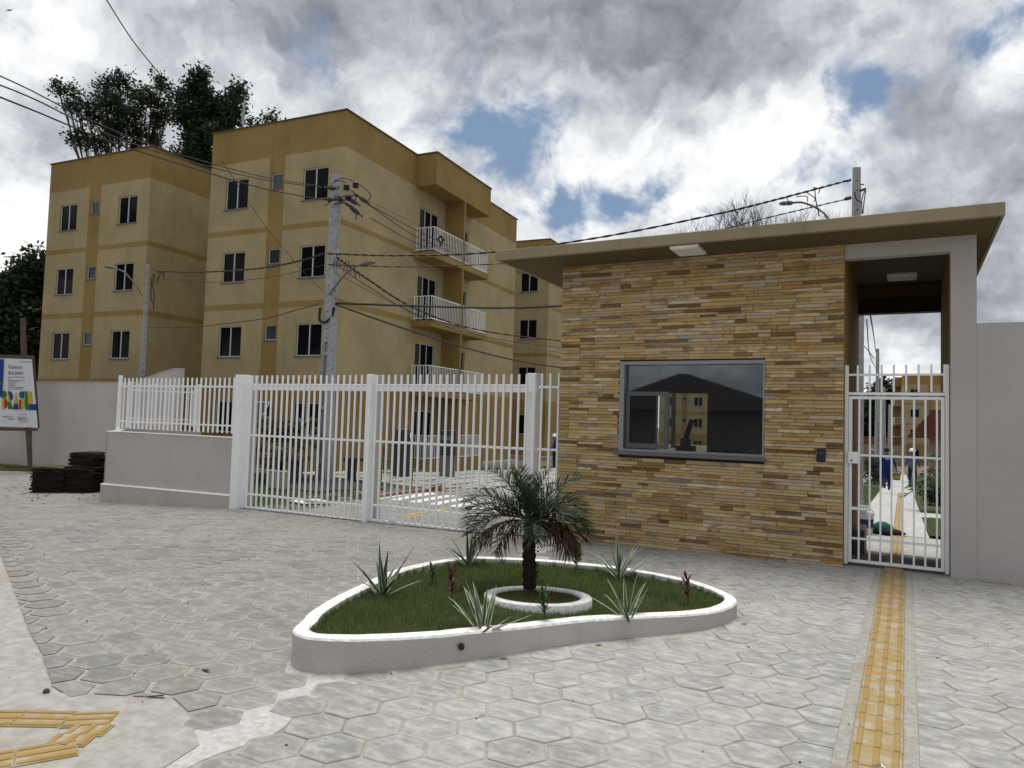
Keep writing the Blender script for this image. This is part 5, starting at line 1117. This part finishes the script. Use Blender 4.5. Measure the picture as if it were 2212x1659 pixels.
blades('grass', 14000, lambda n: (lambda u, w: np.c_[-31+u*6.6-w*1.5, 10.7+u*3.7+w*2.0, np.full(n, -.44)])(rng.uniform(0, 1, n), rng.uniform(0, 1, n)), .03, .12, GRASS, .7, .008)

# ---------------------------------------------------------------- things inside the gate
def bench(lab, x, y, w, d_, h, rot):
    z = T(x, y); t_ = thing('concrete_bench', lab, 'bench', (x, y, z), 'dark concrete garden benches', rot)
    MB().cbox(-w/2, w/2, -d_/2, d_/2, h-.09, h, .01).build('seat', BENCH, t_, world=False)
    for s_ in (-1, 1): MB().cbox(s_*w*.34-.09, s_*w*.34+.09, -d_*.4, d_*.4, -.05, h-.09, .01).build('leg', BENCH, t_, world=False)
bench('wide dark concrete table slab behind the left gate leaf', -13.35, 12.75, 1.75, .8, .62, math.radians(28)); bench('dark concrete bench between the pole and the gate centre', -11.95, 14.5, .95, .5, .62, math.radians(28))
m_ = MB(); c = Vector((-12.35, 12.05, T(-12.4, 12.1))); m_.cbox(c.x-.3, c.x+.3, c.y-.04, c.y+.04, c.z+.02, c.z+.42, .01); tag(m_.build('white_block', SLABC), 'pale square concrete block below the dark table slab', 'block')
m_ = MB(); z = T(-10.4, 11.0)+.02; m_.add([(-10.8, 10.85, z), (-10.25, 10.68, z), (-9.95, 11.1, z), (-10.45, 11.25, z), (-10.8, 10.85, z+.015), (-10.25, 10.68, z+.015), (-9.95, 11.1, z+.04), (-10.45, 11.25, z+.05)], [(4, 5, 6, 7), (0, 1, 5, 4), (1, 2, 6, 5), (2, 3, 7, 6), (3, 0, 4, 7)])
fb = tag(m_.build('flat_box', WHITE), 'flattened white box with dark opening lying behind the left gate leaf', 'box'); m_ = MB(); m_.add([(-10.42, 10.84, z+.035), (-10.2, 10.78, z+.035), (-10.05, 11.0, z+.05), (-10.28, 11.07, z+.055)], [(0, 1, 2, 3)]); m_.build('opening', BLACK, fb)
# bin on two posts
x, y = -10.05, 13.5; z = T(x, y); bn = thing('litter_bin', 'black litter bin hung between two posts behind the gate', 'bin', (x, y, z), None, math.radians(35)); 
for s_ in (-.23, .23): MB().box(s_-.025, s_+.025, -.02, .02, 0, 1.3).build('post', BLACK, bn, world=False)
MB().lathe((0, 0, .35), [(.19, 0), (.21, .02), (.24, .70), (.25, .72)], 14).build('bucket', GREYBIN, bn, world=False); MB().lathe((0, 0, 1.0), [(.26, .06), (.24, .12), (.17, .14), (.16, .40), (.10, .42)], 14).build('lid', GREYBIN, bn, world=False)
x, y = -12.15, 18.6; z = T(x, y); mc = thing('meter_pedestal', 'grey meter cabinet on a concrete pedestal behind the gate', 'meter cabinet', (x, y, z), None, math.radians(28))
MB().cbox(-.22, .22, -.15, .15, -.05, .62, .01).build('pedestal', CAB, mc, world=False); MB().cbox(-.26, .26, -.19, .19, .62, .66, .01).build('ledge', CAB, mc, world=False); MB().cbox(-.23, .23, -.13, .13, .66, 1.42, .01).build('cabinet', DARKM, mc, world=False)
for k in range(3): MB().tube([(-.15+.15*k, -.13, .95), (-.15+.15*k, -.17, .95)], .035, 12).build('meter_dial', ALU, mc, world=False)
for zz in (1.12, 1.17, 1.22): MB().box(-.19, .19, -.138, -.128, zz, zz+.025).build('vent_slat', ALU, mc, world=False)
m_ = MB(); z = T(-9.6, 14.1)+.02
for k in range(14): a = .5+random.gauss(0, .4); p = Vector((-9.75+k*.03, 14.05, z+.1*math.sin(k/14*3))); m_.tube([p, p+Vector((math.cos(a)*.25, math.sin(a)*.1, random.uniform(-.05, .12)))], [.02, .004], 4)
tag(m_.build('dry_palm_leaf', LEATH), 'curled dry brown palm leaf lying at the end of the zebra stripes', 'dry leaf')
# buckets, sack and path furniture behind the pedestrian gate
def bucket(lab, x, y, r, h, mt, prt=None, z=None):
    z = T(x, y) if z is None else z; t_ = thing('bucket', lab, 'bucket', (x, y, z), 'plastic buckets'); MB().lathe((x, y, z), [(r*.82, 0), (r, h), (r*1.05, h), (r*1.05, h-.03), (r, h-.03), (r*.97, h-.01)], 20).build('body', mt, t_)
    if prt: MB().lathe((x, y, z), [(r*.885, h*.3), (r*.98, h*.72), (r*.983, h*.72)], 20).build('label_band', prt, t_)
    P = [Vector((x+r*math.cos(a)*.98, y, z+h+.6*r*math.sin(a))) for a in np.linspace(0, math.pi, 9)]; MB().tube(P, .006, 4).build('handle', GALV, t_)
    return t_
bucket('white bucket with navy band standing behind the pedestrian gate, left', -.72, 16.2, .165, .40, BUCKW, NAVY); bucket('second white bucket stacked on the first behind the gate', -.78, 16.25, .12, .14, BUCKW, None, T(-.7, 16.2)+.40)
t_ = thing('sack', 'green and black sack lying behind the pedestrian gate', 'sack', (-.4, 16.5, T(-.4, 16.5))); zz = T(-.4, 16.5)
MB().lathe((-.42, 16.5, zz), [(.15, 0), (.2, .07), (.17, .17), (.06, .24)], 14, sx=1.1, sy=.8).build('green_bag', RUBBERG, t_, smooth=True); MB().lathe((-.3, 16.45, zz), [(.2, 0), (.25, .05), (.14, .11), (.03, .13)], 14, sx=1.25, sy=.7).build('black_bag', BLKCL, t_, smooth=True)
m_ = MB(); m_.cbox(-.66, -.52, 11.6, 12.3, -.2, .22, .01); tag(m_.build('grey_box', CAB), 'low grey box against the passage wall behind the pedestrian gate', 'box')
# kiosk with red tiled roof
kk = at(1990, 900, 45); kx, ky = kk.x, kk.y
kb = thing('kiosk', 'small building with red tiled hip roof right of the far path', 'kiosk', (kx+1.5, ky, T(kx, ky)))
A = at(1958, 945, 45); B_ = at(2005, 884, 46); z0, z1 = A.z, B_.z; cx0 = A.x; cy0 = A.y
m_ = MB(); X_ = cx0; m_.add([(X_, cy0, z0), (X_+6, cy0+1, z0), (X_+6, cy0+5, z0), (X_, cy0+4, z0), (X_+1.5, cy0+2.2, z1), (X_+5, cy0+2.8, z1)], [(0, 1, 5, 4), (1, 2, 5), (2, 3, 4, 5), (3, 0, 4), (3, 2, 1, 0)]); m_.build('roof', TILE, kb)
m_ = MB(); m_.box(X_+1.3, X_+5, cy0+.9, cy0+5, -2, z0); m_.build('wall', plaster('kiosk_wall', (.30, .24, .17)), kb)
m_ = MB(); m_.box(-3.5, -1.2, 88, 92, -3, -.2); fw = thing('garden_wall_house', 'low distant house with red roof at the end of the path', 'house', (-2, 90, -2)); m_.build('wall', plaster('far_house', (.26, .22, .17)), fw)
m_ = MB(); a = at(1868, 944, 95); b2 = at(1935, 944, 95); m_.add([(a.x-4, a.y, a.z-3), (b2.x+1, b2.y, b2.z-3), (b2.x+1, b2.y+3, b2.z), (a.x-4, a.y+3, a.z), (a.x-4, a.y-.3, a.z-1), (b2.x+1, b2.y-.3, b2.z-1)], [(4, 5, 2, 3)]); m_.build('roof', TILE, fw)
m_ = MB(); m_.box(a.x-4, b2.x+.8, a.y, a.y+.2, -5, a.z-.95); m_.build('wall', MT['far_house'], fw)
for k, (x, y) in enumerate(((.95, 34.5), (1.0, 36.3))):
    bench(['nearer', 'farther'][k]+' dark bench right of the path beyond the pedestrian gate', x+.3, y, 1.4, .5, .5, .2)

# house behind the camera, mirrored in the gatehouse window
hb = thing('street_house', 'single-storey house across the street, seen only as a reflection', 'house', (-8.5, -14, 0)); m_ = MB()
m_.box(-12.5, -4.5, -18, -12.2, -.1, 2.4); m_.box(-4.3, 1.5, -16, -14, -.1, 2.2); m_.build('wall', plaster('street_house_wall', (.20, .18, .16)), hb)
m_ = MB(); m_.add([(-13.2, -11.7, 2.35), (-3.8, -11.7, 2.35), (-3.8, -18.5, 2.35), (-13.2, -18.5, 2.35), (-9.5, -14.8, 4.15), (-9.2, -15.2, 4.15)], [(0, 1, 5, 4), (1, 2, 5), (2, 3, 4, 5), (3, 0, 4)]); m_.build('roof', simple('old_dark_tile', (.05, .035, .03), .9), hb)

for k, (x, y, h) in enumerate(((-31, -4, 17), (-40, -13, 20), (-50, -22, 22), (-58, -14, 22), (-72, -20, 26))):
    t_ = thing('tree', ['nearest', 'second nearest', 'middle', 'second farthest', 'farthest'][k]+' of the big street trees mirrored in the block windows', 'tree', (x, y, -.5), 'street trees across the road')
    MB().tube([(x, y, -.5), (x+.3, y, h*.5), (x, y, h*.8)], [.5, .35, .1], 8).build('trunk', BARK, t_); leaves('crown', [(x+random.gauss(0, 2.6), y+random.gauss(0, 2.6), h*random.uniform(.45, .9)) for _ in range(9)], [2.6]*9, 7000, .5, LEAFD, t_, 40+k)

# ---------------------------------------------------------------- people
def person(lab, base, yaw, H, pose, shirt, pants, hat=None, hatm=None, shoes=BOOT, skin=SKIN, seat=False):
    t_ = thing('person', lab, 'person', base, None, yaw); s_ = H/1.75
    J = dict(pel=(0, 0, .95), bel=(0, .0, 1.08), che=(0, 0, 1.30), nek=(0, .01, 1.50), hed=(0, .03, 1.60), crn=(0, .03, 1.72))
    for sd2, n_ in ((-1, 'l'), (1, 'r')):
        J.update({n_+'hip': (.09*sd2, 0, .90), n_+'kne': (.10*sd2, .03, .50), n_+'ank': (.10*sd2, 0, .09), n_+'toe': (.11*sd2, .14, .04), n_+'sho': (.19*sd2, 0, 1.42), n_+'elb': (.25*sd2, -.02, 1.14), n_+'wri': (.27*sd2, .05, .90), n_+'han': (.27*sd2, .08, .82)})
    J.update(pose)
    Rr_ = dict(pel=.135, bel=.125, che=.145, nek=.055, hed=.085, crn=.07, hip=.095, kne=.06, ank=.045, toe=.04, sho=.065, elb=.045, wri=.033, han=.035)
    chains = [('pel', 'bel', 'che', 'nek', 'hed', 'crn')]+[('pel', n_+'hip', n_+'kne', n_+'ank', n_+'toe') for n_ in 'lr']+[('che', n_+'sho', n_+'elb', n_+'wri', n_+'han') for n_ in 'lr']
    names = ['pel']; edges = []
    for c in chains:
        for a, b_ in zip(c, c[1:]):
            if b_ not in names: names.append(b_)
            edges.append((names.index(a), names.index(b_)))
    me = bpy.data.meshes.new('body'); me.from_pydata([tuple(q*s_ for q in J[n_]) for n_ in names], edges, []); ob = bpy.data.objects.new('body', me); COL.objects.link(ob); ob.parent = t_
    sk = ob.modifiers.new('skin', 'SKIN'); sk.use_smooth_shade = True; sk.branch_smoothing = .6; lay = me.skin_vertices[0] if me.skin_vertices else None
    if lay is None: return t_
    for i, n_ in enumerate(names):
        r = Rr_.get(n_, Rr_.get(n_[1:], .05))*s_*(1.0 if n_ in ('hed', 'crn', 'nek') or n_[1:] in ('wri', 'han', 'toe') else 1.14); lay.data[i].radius = (r*(1.25 if n_ in ('che', 'pel', 'bel') else 1), r); lay.data[i].use_root = (i == 0)
    sub = ob.modifiers.new('sub', 'SUBSURF'); sub.levels = 2; sub.render_levels = 2
    dg = bpy.context.evaluated_depsgraph_get(); dg.update(); em = bpy.data.meshes.new_from_object(ob.evaluated_get(dg)); ob.modifiers.clear(); ob.data = em
    em.materials.clear()
    for q in (shirt, pants, skin, shoes): em.materials.append(q)
    wr = {n_: Vector(J[n_+'wri'])*s_ for n_ in 'lr'}; hd = {n_: Vector(J[n_+'han'])*s_ for n_ in 'lr'}; pv2 = Vector(J['pel'])*s_; nk = Vector(J['nek'])*s_; an = {n_: Vector(J[n_+'ank'])*s_ for n_ in 'lr'}
    leg = [(Vector(J[n_+'hip'])*s_, Vector(J[n_+'kne'])*s_, an[n_], Vector(J[n_+'toe'])*s_) for n_ in 'lr']
    def dseg(p, a, b_): ab_ = b_-a; u = max(0, min(1, (p-a).dot(ab_)/max(ab_.length_squared, 1e-9))); return (a+ab_*u-p).length
    upj = [Vector(J[k])*s_ for k in ('pel', 'bel', 'che', 'nek')]; arms = [[Vector(J[n_+k])*s_ for k in ('sho', 'elb', 'wri')] for n_ in 'lr']
    for f in em.polygons:
        c = f.center; mi = 0
        dl_ = min(min(dseg(c, l[0], l[1]), dseg(c, l[1], l[2]), dseg(c, l[2], l[3])) for l in leg); du = min(min(dseg(c, upj[k], upj[k+1]) for k in range(3)), min(min(dseg(c, a[0], a[1]), dseg(c, a[1], a[2])) for a in arms))
        hh = (Vector(J['hed'])*s_-c).length
        if hh < .17*s_ and (c-nk).dot(Vector(J['crn'])-Vector(J['nek'])) > .0: mi = 2
        elif min((c-hd[n_]).length for n_ in 'lr') < .07*s_: mi = 2
        elif dl_ < du-.02: mi = 3 if min((c-an[n_]).length for n_ in 'lr') < (.16 if shoes is BOOT else .1)*s_ and True else 1
        f.material_index = mi; f.use_smooth = True
    if hat:
        hc = Vector(J['crn'])*s_; b = MB(); b.lathe((hc.x, hc.y, hc.z-.07), [(.145, 0), (.125, .012), (.12, .07), (.085, .125), (.01, .145)], 16); b.build('helmet' if hat == 'helmet' else 'cap', hatm, t_, world=False, smooth=True)
    else:
        hc = Vector(J['crn'])*s_; b = MB(); b.lathe((hc.x, hc.y, hc.z-.10), [(.098, 0), (.108, .05), (.09, .12), (.02, .145)], 14); b.build('hair', BLKCL, t_, world=False, smooth=True)
    for n_ in 'lr':          # five bent fingers
        h0 = hd[n_]; d = (hd[n_]-wr[n_]).normalized(); sd3 = d.cross(Vector((0, 1, 0)));  sd3 = sd3.normalized() if sd3.length > .1 else Vector((1, 0, 0)); b = MB()
        for k, ln in enumerate((.065, .075, .07, .055)):
            p = h0+sd3*(k-1.5)*.018+d*.02; b.tube([p, p+d*ln*.55*s_, p+d*ln*s_+Vector((0, .02, 0))], [.010, .009, .006], 5)
        b.tube([h0+sd3*.03, h0+sd3*.055+d*.03], [.011, .007], 5); b.build('fingers', skin, t_, world=False, smooth=True)
    return t_
walk = {'lkne': (-.1, -.02, .52), 'lank': (-.1, -.30, .22), 'ltoe': (-.1, -.26, .10), 'rkne': (.1, .12, .50), 'rank': (.1, .06, .09), 'rtoe': (.1, .2, .04)}
pb_ = at(1915, 1061, 30.5); pb_.z = pb_.z
bx1 = (pb_.x, pb_.y, pb_.z+.02)
w1 = person('worker in blue overalls and black boots walking away with a bucket', bx1, .12, 1.76, {**walk, 'relb': (.30, .02, 1.15), 'rwri': (.36, .06, .92), 'rhan': (.37, .07, .84), 'lelb': (-.27, -.04, 1.15)}, BLUE, BLUE)
b = MB()
for k, (a, l) in enumerate((('T', 0),)): b.box(-.17, .17, -.215, -.2, 1.38, 1.43)
b = MB(); 
for k in range(6): b.box(-.15+k*.052, -.15+k*.052+.035, -.197, -.189, 1.37, 1.43)
for k in range(4): b.box(-.07+k*.042, -.07+k*.042+.028, -.195, -.187, 1.31, 1.345)
b.build('back_print', WHITE, w1, world=False)
hp = Vector(bx1)+Vector((.37, .07, .46)); bk = bucket('dirty bucket with yellow print carried by the worker in blue', hp.x, hp.y, .16, .28, CAB, BUCKY, hp.z-.0)
pb_ = at(1971, 1050, 32)
w2 = person('worker in light blue shirt and white helmet walking away on the path', (pb_.x, pb_.y, pb_.z-.15), .0, 1.76, {**walk, 'lwri': (-.22, .12, 1.05), 'lhan': (-.2, .2, 1.08), 'rwri': (.27, .12, 1.0), 'rhan': (.26, .2, 1.0)}, LBLUE, JEANS, 'helmet', HELM)
MB().tube([(-.16, -.14, 1.44), (0, -.19, 1.25), (.18, -.12, 1.02)], .012, 5).build('strap', BLKCL, w2, world=False)
pb_ = at(1197.5, 1021, 33.5)
w3 = person('worker in dark blue hooded jacket and white cap standing beside the stone wall edge', (pb_.x, pb_.y, pb_.z), 1.9, 1.74, {'lwri': (-.12, .25, 1.12), 'lhan': (-.08, .32, 1.14), 'rwri': (.12, .25, 1.12), 'rhan': (.08, .32, 1.14)}, BLUE, JEANS, 'cap', HELM)
cz = T(-13.6, 17.9); sp = Vector((-13.45, 17.6, cz))
seatp = {'pel': (0, 0, .50), 'bel': (0, .06, .64), 'che': (0, .22, .84), 'nek': (0, .34, 1.0), 'hed': (0, .42, 1.07), 'crn': (0, .46, 1.17), 'lhip': (-.1, .05, .50), 'rhip': (.1, .05, .50), 'lkne': (-.13, .45, .52), 'rkne': (.13, .45, .52), 'lank': (-.13, .42, .09), 'rank': (.13, .42, .09), 'ltoe': (-.13, .56, .04), 'rtoe': (.13, .56, .04),
         'lsho': (-.18, .27, .94), 'rsho': (.18, .27, .94), 'lelb': (-.2, .38, .68), 'relb': (.2, .38, .68), 'lwri': (-.1, .56, .62), 'rwri': (.1, .56, .62), 'lhan': (-.06, .62, .60), 'rhan': (.06, .62, .60)}
ya_ = math.radians(-62)
w4 = person('seated person in black shirt and pale cap leaning forward on a chair', sp, ya_, 1.75, seatp, BLKCL, JEANS, 'cap', HELM)
ch = thing('plastic_chair', 'dark red plastic chair under the seated person behind the gate', 'chair', sp, None, ya_); CH = simple('chair_plastic', (.05, .012, .012), .5)
MB().cbox(-.22, .22, -.2, .22, .38, .41, .008).build('seat', CH, ch, world=False); MB().cbox(-.22, .22, -.24, -.2, .41, .82, .008).build('backrest', CH, ch, world=False)
for a, c in ((-.2, -.2), (.2, -.2), (-.2, .18), (.2, .18)): MB().box(a-.02, a+.02, c-.02, c+.02, 0, .38).build('leg', CH, ch, world=False)

# bird, litter
c = at(20, 22, 55); b = MB(); b.tube([c-CR*.22, c, c+CR*.2], [.02, .06, .02], 6); b.add([c, c+CR*.1, c+CR*.45+CU*.2], [(0, 1, 2)]); b.add([c, c-CR*.1, c-CR*.38-CU*.1], [(0, 1, 2)]); tag(b.build('bird', DARKM), 'small dark bird high in the upper left sky', 'bird')
def litter(name, lab, x, y, mk, cat, grp=None): o = mk(x, y, T(x, y)+.006); tag(o, lab, cat, grp); return o
def leafl(mt, L_=.09, w=.02):
    def f(x, y, z): b = MB(); a = random.uniform(-.3, .8); leafstrip(b, (x, y, z), a, L_, w, .25, .5, False, 4); return b.build('fallen_leaf', mt, rnd=True)
    return f
litter('fallen_leaf', 'long olive leaf lying on the pavers left of the planter', -3.86, 3.21, leafl(simple('olive_leaf', (.06, .07, .02), .7), .10, .013), 'leaf')
litter('fallen_leaf', 'small brown leaf at the foot of the planter, front centre', -2.42, 4.42, leafl(LEATH, .07, .014), 'leaf'); litter('fallen_leaf', 'curled brown leaf by the right front of the planter', -1.99, 5.08, leafl(LEATH, .06, .012), 'leaf')
litter('fallen_leaf', 'brown leaf just right of the planter tip', -1.2, 6.3, leafl(LEATH, .06, .016), 'leaf')
b = MB(); p = (-4.26, 2.49, T(-4.2, 2.5)); b.lathe(p, [(.012, 0), (.02, .008), (.012, .02), (.003, .024)], 9); tag(b.build('pebble', simple('pebble', (.05, .05, .045), .8)), 'dark round pebble on the sidewalk near the corner of the pavers', 'pebble')
b = MB(); b.tube([(-3.72, 2.73, .012), (-3.66, 2.79, .014)], .004, 5); tag(b.build('twig', BARK), 'short dark twig on the sidewalk beside the pavers', 'twig')
b = MB(); b.add([(-.13, 3.99, .022), (-.10, 3.97, .032), (-.08, 3.99, .02), (-.105, 4.005, .034)], [(0, 1, 2), (0, 2, 3), (0, 3, 1)]); tag(b.build('foil_scrap', simple('foil', (.5, .5, .5), .25, .8)), 'crumpled silver foil scrap on the yellow tactile strip', 'litter')
def spots(lst, lab):
    b = MB()
    for x, y, r in lst:
        n_ = 10; b.add([(x+r*math.cos(6.28*k/n_)*random.uniform(.7, 1.1), y+r*.8*math.sin(6.28*k/n_)*random.uniform(.7, 1.1), T(x, y)+.0065) for k in range(n_)], [tuple(range(n_))])
    return tag(b.build('oil_stain', simple('stain_black', (.02, .02, .02), .6)), lab, 'stain')
spots([(.62, 4.86, .032), (.66, 4.82, .018), (.70, 4.85, .012)], 'black oily spots on the pavers right of the tactile strip'); spots([(.12, 3.53, .03), (.13, 3.48, .03)], 'dark grey smudges on the pavers at the bottom right')
sp_ = MB()
for k in range(260):
    x, y = random.uniform(-9, 1.6), random.uniform(2.2, 9); 
    if inside_planter(x, y): continue
    r = random.uniform(.003, .009); sp_.lathe((x, y, T(x, y)+.002), [(r, 0), (r*.7, r*.8), (r*.1, r)], 5)
sp_.build('grit', simple('grit', (.06, .05, .04), .9), kind='stuff')
sp_ = MB()
for k in range(160):
    x, y = random.uniform(-21, -15.6), random.uniform(8, 12.5); r = random.uniform(.008, .03); sp_.lathe((x, y, T(x, y)+.002), [(r, 0), (r*.7, r*.5), (r*.1, r*.6)], 5)
sp_.build('turf_crumbs', SODB, kind='stuff')
